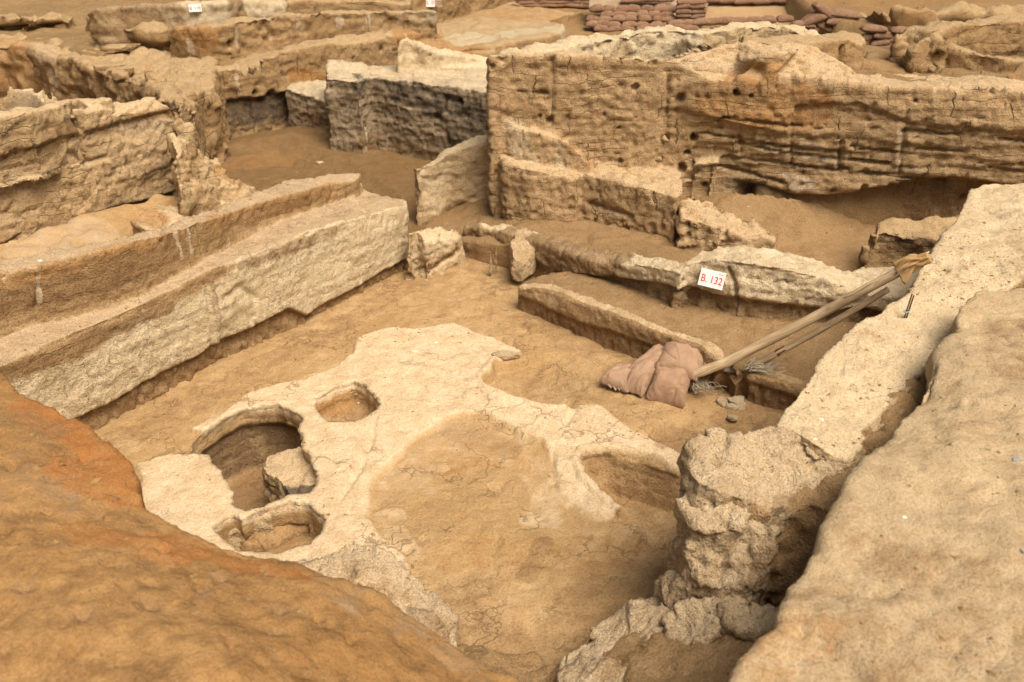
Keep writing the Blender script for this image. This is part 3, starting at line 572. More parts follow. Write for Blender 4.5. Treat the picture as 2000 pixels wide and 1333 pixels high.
piece('clay_lump', 'whitish flaking lump of clay on the low wall near the back corner of the room', 'clay lump', 'lump',
      [([(996, 470, .36), (1000, 500, .30), (1020, 520, .22), (1035, 505, .26), (1048, 480, .32), (1040, 455, .36), (1025, 443, .38), (1005, 452, .38)], .05)], .012, 3, dict(lump=.02, med=.014, crack=.01), seed=43,
      feats=[('plaster', [(1010, 460), (1030, 500)], .15, .9)])
piece('clay_lump', 'narrow trickle of hardened clay hanging on the corner wall left of the larger whitish lump', 'clay lump', 'lump',
      [([(955, 482, .30), (958, 492, .26), (965, 515, .1), (970, 515, .1), (972, 490, .26), (968, 478, .30)], .0)], .010, 2, dict(lump=.01, med=.01, crack=.0), seed=44)
piece('wall_block', 'rough brown block of wall behind the upper end of the poles', 'wall block', 'back', [([(1690, 480, .42), (1700, 458, .5), (1730, 452, .52), (1800, 462, .52), (1900, 480, .52), (1950, 420, .52), (1850, 430, .54), (1750, 434, .53), (1715, 438, .52)], -.1)], .02, 4, dict(lump=.05, lf=3, med=.03, crack=.015, pock=.02, flake=.012), seed=46, cutz=-.06)
# ---- platform and its kerb (H)
def hh(px, py): return (px, py, PH)
plat = [hh(1012, 566), hh(1080, 580), hh(1200, 624), hh(1300, 665), hh(1378, 692), hh(1402, 706), (1420, 700, .26), (1440, 735, .2), (1452, 725, .2), (1560, 752, .2), (1660, 790, .2), (1850, 700, .2), (1850, 600, .25), (1700, 590, .3), (1440, 585, .3), (1300, 545, .3), (1180, 520, .26), (1060, 535, .22), (1030, 550, .24)]
kerb = [hh(1008, 562), hh(1080, 573), hh(1200, 616), hh(1300, 657), hh(1380, 683), hh(1400, 696), (1418, 700, .24), (1412, 682, .30), (1385, 664, .32), (1300, 637, .34), (1200, 598, .34), (1100, 562, .30), (1075, 551, .28), (1040, 551, .27), (1012, 557, .26)]
kerb2 = [(1458, 728, .22), (1490, 738, .22), (1556, 758, .22), (1640, 790, .22), (1640, 760, .22), (1556, 735, .22), (1500, 712, .22), (1465, 716, .22)]
def Hcustom(P, Nn, d, paint, paint2, vert):
    w = fbm(P*2.2, 3, 388); front = vert*(Nn[:, 1] < .1)
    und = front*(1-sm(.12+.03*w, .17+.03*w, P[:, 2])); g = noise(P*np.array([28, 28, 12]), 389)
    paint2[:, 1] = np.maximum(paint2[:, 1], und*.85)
    k = front*(P[:, 2] > .15); paint[:, 0] = np.maximum(paint[:, 0], k*.35)
    return d-und*(.03+.015*g)
piece('kerb_platform', 'low earth platform edged by a pale raised kerb behind the sandbags', 'platform', 'dust', [(plat, -.1), (kerb, -.1), (kerb2, -.1)], .016, 3,
      dict(lump=.012, med=.006, crack=0, pock=.005), seed=47, custom=Hcustom, cutz=-.06,
      feats=[('plaster', [(1020, 558), (1070, 560), (1140, 583), (1250, 622), (1370, 668), (1400, 690)], .055, .95), ('plaster', [(1030, 585), (1080, 590)], .08, .8), ('crack', [(1352, 655), (1346, 680)], .015, .03), ('plaster', [(1480, 722), (1560, 745)], .05, .5),
             ('gouge', [(1440, 745), (1425, 720)], .06, .1), ('dirt_shade', [(1060, 630), (1200, 680), (1330, 720)], .09, .7)])
# ---- right wall of the room (I)
ZI = 1.2
I1 = [(1510, 836, ZI), (1540, 783, ZI), (1568, 755, ZI), (1590, 722, ZI), (1610, 690, ZI), (1640, 655, ZI), (1700, 612, ZI), (1715, 608, ZI), (1740, 588, ZI), (1760, 585, ZI), (1784, 545, ZI), (1808, 502, ZI), (1835, 470, ZI), (1860, 436, ZI), (1880, 395, ZI), (1896, 366, ZI), (1915, 356, ZI+.01),
      (2010, 356, 1.22), (2100, 365, 1.22), (2020, 520, 1.2), (1950, 580, 1.17), (1880, 625, 1.15), (1850, 670, 1.14), (1815, 715, 1.12), (1790, 760, 1.1), (1760, 800, 1.1), (1700, 860, 1.1), (1650, 905, 1.12), (1610, 880, 1.17), (1570, 850, 1.2), (1535, 835, 1.2)]
I2 = [(1342, 882, 1.12), (1360, 866, 1.16), (1385, 848, 1.18), (1402, 838, 1.17), (1412, 852, 1.17), (1445, 848, 1.19), (1500, 824, 1.2), (1535, 832, 1.2), (1565, 848, 1.2), (1606, 880, 1.16), (1645, 915, 1.1), (1640, 945, 1.0), (1600, 968, .98), (1560, 990, 1.0), (1500, 992, 1.04), (1450, 978, 1.08), (1400, 956, 1.12), (1362, 940, 1.14), (1340, 915, 1.12)]
def Icustom(P, Nn, d, paint, paint2, vert):
    up = sm(.5, .9, Nn[:, 2])
    return d+up*.012*fbm(P*4, 2, 588)
piece('mud_brick_wall', 'broad pale mud-brick wall running along the right side of the room', 'wall', 'pale', [(I1, -.1)], .017, 4,
      dict(lump=.03, lf=2.2, med=.010, course=.1, camp=.015, groove=.015, crack=.012, pock=.012, rough=.004, facet=.010, fs=5), seed=53, custom=Icustom, cutz=-.06,
      feats=[('gouge', [(1740, 800), (1700, 850)], .05, .03), ('crack', [(1632, 655), (1680, 690), (1770, 735)], .013, .022), ('crack', [(1568, 757), (1640, 790), (1735, 822)], .012, .018), ('crack', [(1810, 505), (1870, 540), (1950, 560)], .013, .02), ('crack', [(1880, 398), (1960, 425), (2000, 430)], .013, .02), ('crack', [(1650, 680), (1640, 740), (1600, 800)], .010, .014), ('crack', [(1825, 700), (1790, 760), (1750, 800), (1720, 850), (1690, 870)], .022, .05), ('dirt_shade', [(1800, 740), (1740, 810), (1700, 850)], .05, .7), ('dirt_shade', [(1990, 470), (1990, 560)], .1, .3),
             ('gouge', [(1690, 600), (1745, 590)], .03, .015), ('gouge', [(1600, 690), (1680, 740)], .06, .012), ('crack', [(1740, 560), (1800, 590)], .012, .015), ('hole', [(1660, 565)], .01, .01), ('gouge', [(1730, 610), (1760, 615)], .03, .02), ('rust', [(1620, 670), (1690, 660)], .1, .3), ('plaster', [(1560, 800), (1700, 690), (1900, 420)], .25, .25)])
piece('wall_block', 'cracked off pale block at the near end of the right wall, riddled underneath', 'wall block', 'lump', [(I2, .86, (), 1.02), ([(1420, 930, .95), (1480, 945, .95), (1560, 950, .9), (1600, 920, .9), (1520, 880, .9), (1420, 880, .95)], -.1)], .014, 3,
      dict(lump=.035, lf=3.0, med=.012, crack=.022, pock=.02, rough=.006, facet=.018, fs=7), seed=57, cutz=-.06,
      feats=[('hole', [(1545, 868)], .022, .03), ('hole', [(1395, 905)], .03, .04), ('crack', [(1585, 870), (1630, 915)], .015, .03), ('gouge', [(1440, 985), (1420, 1000)], .08, .05), ('dirt_shade', [(1540, 1000), (1580, 1000)], .10, .6), ('gouge', [(1500, 1060), (1540, 1100)], .12, .08), ('rust', [(1440, 990), (1480, 1010)], .06, .5)])
def lump(name, label, outline, zb, seed, vox=.014, feats=(), er=None, mat='lump', cat='rubble', **k):
    return piece(name, label, cat, mat, [(outline, zb, (), 1.14)], vox, 3, er or dict(lump=.03, lf=4.0, med=.012, crack=.014, pock=.016, rough=.006, facet=.020, fs=8), seed=seed, feats=feats, **k)
lump('clay_lump', 'bulging pale lump jutting left under the cracked block', [(1328, 985, .98), (1335, 958, 1.02), (1375, 950, 1.05), (1440, 970, 1.05), (1470, 1000, 1.02), (1455, 1030, 1.0), (1400, 1042, .96), (1345, 1030, .94)], .3, 61, cat='clay lump')
lump('clay_lump', 'tall fluted column of pale clay below the jutting lump', [(1342, 1045, .86), (1400, 1035, .92), (1470, 1015, .98), (1520, 1030, .98), (1510, 1090, .88), (1470, 1140, .76), (1400, 1150, .70), (1345, 1120, .72), (1325, 1085, .76)], -.05, 62, cat='clay lump',
     feats=[('gouge', [(1420, 1050), (1400, 1130)], .05, .04), ('dirt_shade', [(1510, 1080), (1490, 1130)], .08, .6)])
lump('clay_lump', 'small pale step of clay sticking out left of the fluted column', [(1285, 1130, .50), (1325, 1080, .64), (1352, 1110, .68), (1348, 1160, .6), (1300, 1168, .5)], -.05, 60, cat='clay lump')
lump('clay_lump', 'smooth low pale clay lump leaning at the foot of the fluted column', [(1262, 1175, .36), (1285, 1150, .42), (1340, 1140, .54), (1385, 1160, .58), (1385, 1205, .54), (1330, 1218, .48), (1290, 1208, .40)], -.05, 63, cat='clay lump')
lump('clay_lump', 'rough pale boulder of clay left of the dark cavity', [(1300, 1205, .50), (1345, 1170, .60), (1440, 1145, .70), (1465, 1170, .68), (1405, 1215, .6), (1385, 1250, .56), (1340, 1262, .52), (1305, 1240, .48)], -.05, 64, cat='clay lump')
lump('clay_lump', 'wide pale boulder of clay below the smooth low lump', [(1150, 1240, .32), (1175, 1200, .34), (1230, 1172, .36), (1300, 1185, .46), (1335, 1225, .48), (1310, 1262, .46), (1240, 1265, .40), (1180, 1270, .34)], -.05, 65, cat='clay lump')
lump('clay_lump', 'rounded clay lump by the near end of the room at the bottom of the picture', [(1085, 1300, .30), (1110, 1262, .32), (1180, 1240, .36), (1290, 1258, .44), (1320, 1290, .46), (1290, 1340, .5), (1180, 1370, .5), (1090, 1345, .4)], -.05, 66, cat='clay lump', feats=[('rust', [(1200, 1310)], .08, .5)])
lump('clay_lump', 'brownish ledge of clay in front of the dark cavity', [(1385, 1195, .62), (1420, 1172, .68), (1500, 1176, .72), (1540, 1180, .74), (1535, 1215, .74), (1480, 1240, .70), (1440, 1235, .64), (1400, 1215, .58)], -.05, 67, cat='clay lump')
piece('debris', 'brown rubble filling the split between the right wall and the outer mass', 'rubble', 'dust', [([(1480, 1122, .62), (1475, 1060, .78), (1530, 985, .98), (1630, 900, 1.06), (1700, 835, 1.08), (1780, 745, 1.09), (1850, 640, 1.12), (1900, 690, 1.14), (1820, 830, 1.12), (1740, 960, 1.06), (1660, 1060, 1.02), (1605, 1110, .94), (1550, 1145, .62)], -.1, [(1560, 1040, .98), (1530, 1090, .86), (1600, 980, 1.04)])], .017, 4, dict(lump=.06, lf=4, med=.035, crack=0, pock=.02, rough=.01), seed=68)
piece('debris', 'loose brown soil sloping down at the bottom between the clay lumps', 'soil heap', 'dust', [([(1040, 1330, .12), (1090, 1300, .2), (1250, 1255, .36), (1400, 1225, .52), (1480, 1235, .62), (1560, 1190, .66), (1600, 1260, .7), (1500, 1500, .8), (1000, 1500, .5), (940, 1420, .3)], -.15)], .018, 4, dict(lump=.05, lf=3, med=.02, crack=0, pock=.01), seed=69, cutz=-.1)
piece('debris', 'crumbly soil rim at the bottom centre of the room', 'soil heap', 'dust', [([(900, 1262, .06), (960, 1275, .18), (985, 1262, .22), (1040, 1270, .2), (1065, 1300, .12), (1090, 1330, .15), (1100, 1500, .4), (900, 1500, .5), (860, 1330, .4)], -.15)], .016, 4, dict(lump=.04, lf=4, med=.025, crack=0, pock=.012), seed=70, cutz=-.1)
# ---- outer mass on the right (J)
ZJ = 1.36
J = [(1425, 1345, 1.25), (1440, 1300, 1.28), (1480, 1255, 1.3), (1528, 1222, 1.32), (1533, 1175, 1.3), (1560, 1130, 1.3), (1580, 1090, 1.31), (1620, 1020, 1.32), (1660, 945, 1.32), (1690, 900, 1.33), (1725, 860, 1.33), (1770, 800, 1.33), (1795, 760, 1.33), (1830, 715, 1.34), (1825, 690, 1.33), (1868, 640, 1.36), (1866, 610, 1.38), (1885, 575, 1.4), (1920, 560, 1.42), (2000, 556, 1.42), (2300, 590, 1.42), (2900, 900, 1.4), (3200, 2200, 1.4), (1700, 3000, 1.3), (1300, 2600, 1.1), (1330, 1700, 1.1)]
piece('earth_baulk', 'broad blurred grey-tan mass of earth filling the bottom right corner', 'earth baulk', 'grey', [(J, -.1, [(1700, 1200, 1.36), (1850, 900, 1.38), (2000, 1100, 1.4), (1900, 700, 1.4)])], .022, 5, dict(lump=.035, lf=1.4, med=.010, crack=.008, pock=.012, rough=.0045), seed=73, cutz=-.06,
      feats=[('dirt_shade', [(1560, 1240), (1700, 1300), (1900, 1320)], .3, .3), ('rust', [(1500, 1290), (1600, 1240), (1720, 790)], .12, .3), ('crack', [(1830, 720), (1800, 770)], .02, .02), ('gouge', [(1640, 1150), (1720, 1160)], .05, .012), ('gouge', [(1760, 960), (1850, 1000)], .06, .010), ('gouge', [(1600, 1100), (1680, 1130)], .04, .012), ('dirt_shade', [(1700, 1080), (1900, 1120)], .12, .35), ('dirt_shade', [(1850, 620), (1980, 640), (1990, 720)], .14, .45), ('hole', [(1600, 777)], .02, .02), ('hole', [(1899, 776)], .02, .04), ('gouge', [(1750, 770), (1850, 780), (1950, 790)], .08, .015), ('gouge', [(1870, 640), (1950, 650)], .05, .015), ('gouge', [(1560, 1230), (1680, 1333)], .08, .03)])
# ---- foreground mass on the left (K)
K = [(-700, 560, 1.35), (-200, 660, 1.34), (0, 733, 1.32), (45, 762, 1.31), (95, 788, 1.3), (150, 815, 1.3), (195, 848, 1.29), (245, 892, 1.28), (266, 918, 1.27), (268, 950, 1.26), (280, 985, 1.25), (345, 1018, 1.22), (420, 1052, 1.18), (480, 1076, 1.15), (540, 1088, 1.12), (590, 1096, 1.1), (605, 1112, 1.08), (640, 1132, 1.05), (700, 1160, 1.0), (780, 1195, .95), (850, 1228, .9), (900, 1256, .86), (960, 1292, .82), (1010, 1316, .8), (1070, 1350, .78), (1130, 1450, .75), (1150, 2300, .8), (200, 3200, 1.1), (-1500, 2600, 1.4), (-1700, 1000, 1.4)]
piece('earth_baulk', 'rusty orange-brown blurred mass of earth filling the bottom left corner', 'earth baulk', 'orange', [(K, -.1, [(0, 1000, 1.38), (200, 1200, 1.38), (500, 1333, 1.3), (-300, 1333, 1.45)])], .019, 3, dict(lump=.035, lf=1.6, med=.012, crack=.0, pock=.012, rough=.006), seed=79, cutz=-.06,
      feats=[('rust', [(60, 790), (180, 860), (240, 930), (200, 900)], .13, .85), ('rust', [(150, 920), (240, 960)], .14, .7), ('rust', [(300, 1045), (480, 1100), (600, 1140)], .07, .6), ('rust', [(150, 1050), (330, 1080)], .1, .5), ('strip', [(640, 1160), (760, 1215), (900, 1285), (1000, 1330)], .12, .3), ('strip', [(20, 950), (120, 1000)], .13, .25), ('dirt_shade', [(20, 820), (80, 850)], .12, .5)] +
            [('hole', [q], .035, .035) for q in ((50, 1160), (292, 1188), (165, 1213), (100, 945), (110, 895), (30, 1070), (430, 1130), (550, 1195), (390, 1160), (90, 1010), (135, 1280), (450, 1270), (320, 1075), (540, 1240), (680, 1260), (210, 1110), (620, 1220), (25, 920))] +
            [('dirt_shade', [q], .045, .9) for q in ((50, 1158), (292, 1190), (165, 1215), (100, 947), (48, 925), (90, 970), (430, 1132), (550, 1197), (35, 900), (115, 1070), (540, 1243), (395, 1165))])
lump('clay_lump', 'large pale rounded stub of wall between the orange earth and the room floor', [(560, 1088, .32), (610, 1090, .38), (645, 1070, .46), (690, 1052, .5), (735, 1058, .5), (770, 1080, .46), (800, 1108, .42), (830, 1138, .36), (858, 1160, .34), (874, 1190, .3), (885, 1225, .24), (905, 1256, .2), (930, 1290, .3), (900, 1400, .5), (600, 1250, .5), (540, 1130, .45)], -.06, 81, .016,
     [('gouge', [(660, 1095), (690, 1120), (760, 1150)], .05, .04), ('rust', [(690, 1090), (780, 1180)], .08, .25), ('dirt_shade', [(820, 1200), (860, 1240)], .06, .5)], cat='wall stub', custom=None)
# ---- upper left wall (L)
def l_(px, py): return (px, py, PL_)
L1 = [l_(-420, 345), l_(0, 276), l_(60, 262), l_(120, 243), l_(150, 231), l_(230, 226), l_(336, 213), l_(352, 206), (348, 190, 1.42), (300, 190, 1.42), (215, 200, 1.45), (140, 214, 1.52), (0, 240, 1.55), (-420, 300, 1.6)]
L2 = [(-420, 330, 1.65), (0, 232, 1.62), (60, 225, 1.6), (130, 205, 1.56), (138, 196, 1.56), (175, 198, 1.53), (215, 195, 1.5), (210, 190, 1.5), (130, 192, 1.56), (60, 210, 1.6), (0, 222, 1.62), (-420, 290, 1.68)]
def Lcustom(P, Nn, d, paint, paint2, vert):
    w = fbm(P*1.7, 3, 688); z = P[:, 2]
    fr = vert*(Nn[:, 0] > 0)*(Nn[:, 1] < .3)
    paint[:, 0] = np.maximum(paint[:, 0], fr*sm(.5, .6, z+.1*w)*(1-sm(1.1, 1.3, z+.15*w))*.55)
    d = d-.05*fr*(1-sm(1.28+.03*w, 1.33+.03*w, z))-.10*fr*(1-sm(.42+.05*w, .48+.05*w, z))-.03*fr*sm(-.1, .3, noise(P*np.array([1.6, 1.6, 2.4]), 689))*(z < 1.28)
    return d
piece('mud_brick_wall', 'high weathered mud-brick wall with flaking plaster at the upper left', 'wall', 'tan', [(L1, -.1), (L2, 1.0)], .020, 2,
      dict(lump=.03, med=.010, course=.14, camp=.010, groove=.010, crack=.022, pock=.012, flake=.006, facet=.020, fs=4.5), seed=83, custom=Lcustom, cutz=-.06,
      feats=[('crack', [(130, 213), (145, 235), (158, 255)], .03, .07), ('burnt', [(135, 235), (140, 250)], .06, .6), ('crack', [(240, 240), (245, 280), (260, 340)], .02, .03), ('crack', [(85, 300), (88, 330)], .015, .03), ('crack', [(295, 235), (310, 285)], .018, .03), ('crack', [(205, 320), (220, 370)], .018, .03), ('strip', [(38, 345), (45, 440)], .03, .6), ('strip', [(165, 320), (175, 370)], .02, .6),
             ('rust', [(260, 230), (340, 222)], .06, .5), ('dirt_shade', [(130, 260), (60, 320)], .1, .6), ('dirt_shade', [(0, 340), (40, 300)], .12, .5), ('gouge', [(140, 300), (180, 318), (210, 310)], .05, .04), ('gouge', [(60, 370), (110, 355)], .04, .035), ('strip', [(240, 245), (300, 250), (340, 245)], .07, .5)])
piece('rubble_ramp', 'crumbling ramp of broken brick descending from the end of the upper left wall', 'rubble', 'tan', [([(330, 260, 1.1), (372, 270, 1.1), (378, 292, .95), (400, 302, .85), (425, 310, .8), (440, 330, .7), (432, 345, .65), (468, 350, .55), (500, 362, .45), (480, 385, .42), (430, 400, .42), (385, 405, .5), (352, 370, .8), (340, 320, .95)], -.1), ([(340, 200, 1.36), (372, 205, 1.3), (385, 240, 1.05), (378, 285, .9), (340, 290, .9)], -.1)], .022, 4, dict(lump=.05, lf=3, med=.012, crack=.02, pock=.01, facet=.028, fs=6), seed=85, cutz=-.06,
      feats=[('rust', [(430, 330), (470, 360)], .1, .5), ('dirt_shade', [(370, 280), (380, 330)], .1, .5)])
piece('earth_bank', 'orange scuffed earth between the upper left wall and the low ridge', 'earth bank', 'floor', [([(-420, 620, .4), (0, 560, .4), (400, 470, .35), (520, 420, .3), (520, 370, .25), (430, 380, .35), (300, 380, .5), (0, 470, .5), (-420, 560, .5)], -.1)], .03, 3, dict(lump=.05, lf=3, med=.02, crack=0), seed=87, cutz=-.06,
      feats=[('strip', [(60, 480), (160, 455)], .3, .45), ('rust', [(250, 420), (330, 400)], .12, .35)])
lump('clay_lump', 'low flat orange lump behind the far part of the low ridge', [(255, 430, .62), (300, 405, .62), (345, 398, .6), (370, 410, .55), (345, 440, .55), (300, 455, .6)], .2, 88, .02, [('rust', [(300, 425)], .2, .7)], cat='clay lump', mat='tan')
# ---- trench floor
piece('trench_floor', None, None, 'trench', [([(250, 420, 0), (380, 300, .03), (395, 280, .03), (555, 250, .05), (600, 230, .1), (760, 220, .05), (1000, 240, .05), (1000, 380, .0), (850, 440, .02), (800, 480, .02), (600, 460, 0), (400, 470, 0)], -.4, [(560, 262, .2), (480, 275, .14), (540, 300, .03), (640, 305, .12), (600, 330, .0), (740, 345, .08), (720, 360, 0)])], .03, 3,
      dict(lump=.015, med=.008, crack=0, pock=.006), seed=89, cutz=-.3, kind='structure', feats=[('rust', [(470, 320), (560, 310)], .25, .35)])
# ---- back left wall with burnt recess (N)
n1 = lambda x, y: (x, y, PN1)
n2 = lambda x, y: (x, y, PN2)
NT = [n1(345, 175), n1(358, 150), n1(400, 146), n1(455, 136), n1(480, 140), n1(500, 132), n1(530, 115), n2(550, 104), n2(600, 96), n2(640, 88), n2(690, 86), n2(740, 78), n2(790, 70), (830, 66, .98), (870, 74, .9),
      (860, 52, .98), (780, 58, 1.08), (700, 70, 1.06), (640, 76, 1.08), (600, 79, 1.08), (548, 96, 1.08), (505, 115, 1.04), (482, 128, .98), (455, 123, 1.0), (430, 128, .98), (375, 138, .98), (355, 140, .98)]
def Ncustom(P, Nn, d, paint, paint2, vert):
    w = fbm(P*2, 3, 788); z = P[:, 2]
    rec = vert*(Nn[:, 1] < .3)*(1-sm(.52+.03*w, .56+.03*w, z))*(P[:, 0] < -3.05)
    paint[:, 2] = np.maximum(paint[:, 2], rec*sm(.02, .2, z)*.85)
    return d-rec*.10
piece('mud_brick_wall', 'brown brick wall with a black scorched recess at its foot, back left', 'wall', 'back', [(NT, -.1), ([n1(345, 182), n1(400, 160), n1(480, 150), n1(530, 128), n2(600, 108), n2(740, 88), n2(800, 78), (-1.5, 17.3, .9, 0), (-4.3, 14.6, .9, 0), (-5.4, 13.6, .9, 0)], -.1)], .026, 2,
      dict(lump=.03, med=.010, course=.14, camp=.010, groove=.012, crack=.022, pock=.018, facet=.02, fs=4.5), seed=91, custom=Ncustom, cutz=-.06,
      feats=[('hole', [(500, 184)], .07, .12), ('hole', [(518, 196)], .05, .1), ('hole', [(531, 183)], .08, .14), ('crack', [(548, 98), (548, 130), (552, 150)], .025, .05), ('crack', [(688, 80), (690, 115)], .03, .06), ('crack', [(428, 160), (430, 195)], .02, .03), ('strip', [(462, 130), (463, 150), (470, 190)], .03), ('crack', [(640, 85), (645, 110)], .02, .03),
             ('hole', [(745, 97)], .05, .08), ('hole', [(726, 79)], .035, .06), ('strip', [(757, 72), (761, 100)], .02), ('strip', [(790, 70), (792, 90)], .02), ('rust', [(790, 70), (850, 85)], .2, .8), ('rust', [(580, 150), (630, 158)], .12, .8)])
piece('rubble_wall', 'curved crumbling wall of pale rubble joining the two walls at the upper left', 'wall', 'back', [([(262, 160, 1.0), (300, 165, 1.05), (318, 180, 1.1), (308, 195, 1.15), (350, 198, 1.3), (372, 215, 1.15), (388, 200, 1.0), (360, 170, 1.05), (330, 152, 1.02), (290, 145, 1.0), (262, 148, 1.0)], -.1)], .026, 3, dict(lump=.04, lf=3, med=.012, crack=.02, facet=.035, fs=5), seed=93, cutz=-.06)
lump('clay_lump', 'knobbly brown clump beside the curved rubble wall, upper left', [(272, 150, 1.1), (278, 132, 1.22), (300, 130, 1.2), (325, 148, 1.1), (320, 160, 1.05), (290, 162, 1.05)], .8, 94, .024, cat='clay lump', mat='back')
piece('wall_fragment', 'greenish plastered stub at the far left edge behind the upper left wall', 'wall', 'pale', [([(-200, 215, 1.7), (0, 198, 1.66), (90, 205, 1.5), (82, 196, 1.56), (45, 172, 1.75), (20, 166, 1.8), (-200, 160, 1.9)], 1.0), ([(20, 168, 1.72), (80, 172, 1.66), (140, 197, 1.52), (90, 206, 1.5)], .8)], .024, 2, dict(lump=.02, med=.01, crack=.01), seed=95,
      feats=[('strip', [(10, 190), (60, 200)], .2, .4)])
# ---- pit side at the top left
piece('earth_baulk', 'steep crumbly brown pit side at the upper left', 'earth baulk', 'back', [([(62, 98, .98), (100, 110, .98), (150, 118, .98), (200, 145, .98), (262, 160, 1.0), (318, 185, 1.05), (340, 200, 1.1), (420, 170, .96), (420, 120, .95), (250, 85, .95), (100, 85, .95), (70, 92, .96)], -.3)], .03, 3, dict(lump=.07, lf=2.5, med=.02, crack=.03, pock=.02, facet=.05, fs=3.5), seed=97, cutz=-.2,
      feats=[('dirt_shade', [(120, 160), (200, 185)], .3, .5), ('strip', [(80, 110), (110, 150)], .2, .5)])
piece('earth_baulk', 'shaded ochre pit wall at the top left edge of the picture', 'earth baulk', 'back', [([(-500, 100, .95), (0, 88, .95), (66, 92, .95), (100, 80, .95), (66, 72, .95), (0, 70, .95), (-500, 80, .95)], -.4)], .035, 3, dict(lump=.09, lf=2.5, med=.04, crack=.03), seed=98, cutz=-.3, feats=[('rust', [(0, 120), (50, 140)], .5, .5)])
piece('earth_bank', 'dim brown bottom of the pit at the upper left', 'earth bank', 'dust', [([(-500, 300, .2), (360, 300, .1), (380, 130, .1), (-500, 90, .2)], -.3)], .06, 2, dict(lump=.03), seed=99, cutz=-.2)
# ---- ground behind everything
LV = [  # pixel outline, height, soft edge
    ([(-1500, 70), (66, 80), (160, 115), (262, 155), (340, 150), (400, 128), (460, 118), (548, 90), (650, 72), (780, 55), (870, 48), (1600, 0), (1600, -200), (-1500, -200)], .95, .05),
]
def gz(P):
    X, Y = P[:, 0], P[:, 1]
    XY = P[:, :2]
    z = np.full(len(P), -.35)
    A = polysd(XY, [W(x, y, .95)[:2] for x, y in [(-1500, 62), (60, 84), (160, 112), (262, 150), (345, 142), (400, 128), (460, 118), (548, 90), (650, 72), (780, 55), (860, 46)]]+[(-1.5, 17), (-1.0, 20), (-.5, 60), (-60, 60), (-60, 22)])
    z = np.where(A > 0, .95, z)
    B = polysd(XY, [W(x, y, .62)[:2] for x, y in [(690, 150), (760, 112), (900, 118), (1060, 112), (1200, 100), (1400, 90), (1620, 85)]]+[(7, 15.5), (7, 60), (-1.2, 60), (-1.5, 17.3), (-2.6, 15.5)])
    z = np.where(B > 0, .62, z)
    Cc = polysd(XY, [W(x, y, 1.5)[:2] for x, y in [(1560, 100), (1700, 90), (1740, 97), (1790, 112), (2000, 108)]]+[(30, 13), (30, 9.2), (2.5, 9.8), (2.6, 10.6)])
    z = np.where(Cc > 0, 1.52+.06*(Y < 10.6), z)
    D = polysd(XY, [(5.0, 16.0), (7.4, 14.6), (30, 12.9), (60, 13), (60, 60), (5, 60), (5, 20)])
    z = np.where(D > 0, 1.12, z)
    rise = sm(16, 26, Y)
    return z+rise*.25
# remove stale table
LV = None
def grid_ground():
    parts = []
    for x0, x1, y0, y1, st in ((-13, 13, 9.2, 21, .05), (-40, 40, 21, 60, .5), (-40, -13, 9.2, 21, .3), (13, 40, 9.2, 21, .3)):
        nx = int(round((x1-x0)/st)); ny = int(round((y1-y0)/st))
        gx, gy = np.meshgrid(np.linspace(x0, x1, nx+1), np.linspace(y0, y1, ny+1))
        P = np.c_[gx.ravel(), gy.ravel(), np.zeros(gx.size)]
        z = gz(P); Q = P.copy()
        # soften the steps a little
        Z = z.reshape(ny+1, nx+1)
        for _ in range(2 if st < .1 else 0):
            Zp = np.pad(Z, 1, mode='edge'); Z = (Zp[:-2, 1:-1]+Zp[2:, 1:-1]+Zp[1:-1, :-2]+Zp[1:-1, 2:]+2*Zp[1:-1, 1:-1])/6
        z = Z.ravel()
        z = z+.05*fbm(Q*.9, 3, 900)+.014*fbm(Q*5, 3, 903)+.01*sm(.3, .8, noise(Q*9, 906))
        P[:, 2] = z
        i = np.arange((nx+1)*(ny+1)).reshape(ny+1, nx+1)
        f = np.stack([i[:-1, :-1], i[:-1, 1:], i[1:, 1:], i[1:, :-1]], -1).reshape(-1, 4)
        parts.append((P, f))
    V = np.concatenate([p[0] for p in parts]); off = 0; Fs = []
    for p, f_ in parts: Fs.append(f_+off); off += len(p)
    Fs = np.concatenate(Fs)
    me = bpy.data.meshes.new('ground'); me.vertices.add(len(V)); me.vertices.foreach_set('co', V.astype(np.float32).ravel())
    me.loops.add(len(Fs)*4); me.loops.foreach_set('vertex_index', Fs.ravel().astype(np.int32))
    me.polygons.add(len(Fs)); me.polygons.foreach_set('loop_start', np.arange(0, len(Fs)*4, 4, dtype=np.int32)); me.update(calc_edges=True)
    me.polygons.foreach_set('use_smooth', np.ones(len(Fs), bool))
    paint = np.zeros((len(V), 4), np.float32)
    for (x, y, z), r, am in (((-2.2, 17, 1), 1.5, .0), ((W(1000, 40, .62)), 2.5, .35), (W(1750, 10, 1.1), 2.5, .3)):
        paint[:, 1] = np.maximum(paint[:, 1], am*(1-sm(.5, 1, np.hypot(V[:, 0]-x, V[:, 1]-y)/r)))
    at = me.attributes.new('paint', 'FLOAT_COLOR', 'POINT'); at.data.foreach_set('color', paint.ravel())
    o = bpy.data.objects.new('ground', me); COL.objects.link(o); me.materials.append(M['ground']); tag(o, kind='structure')
    # buried base under the whole dig
    b = mobj('subsoil', [(-60, -15, -1.4), (60, -15, -1.4), (60, 70, -1.4), (-60, 70, -1.4)], [(0, 1, 2, 3)], M['dust'], smooth=False); tag(b, kind='structure')
grid_ground()
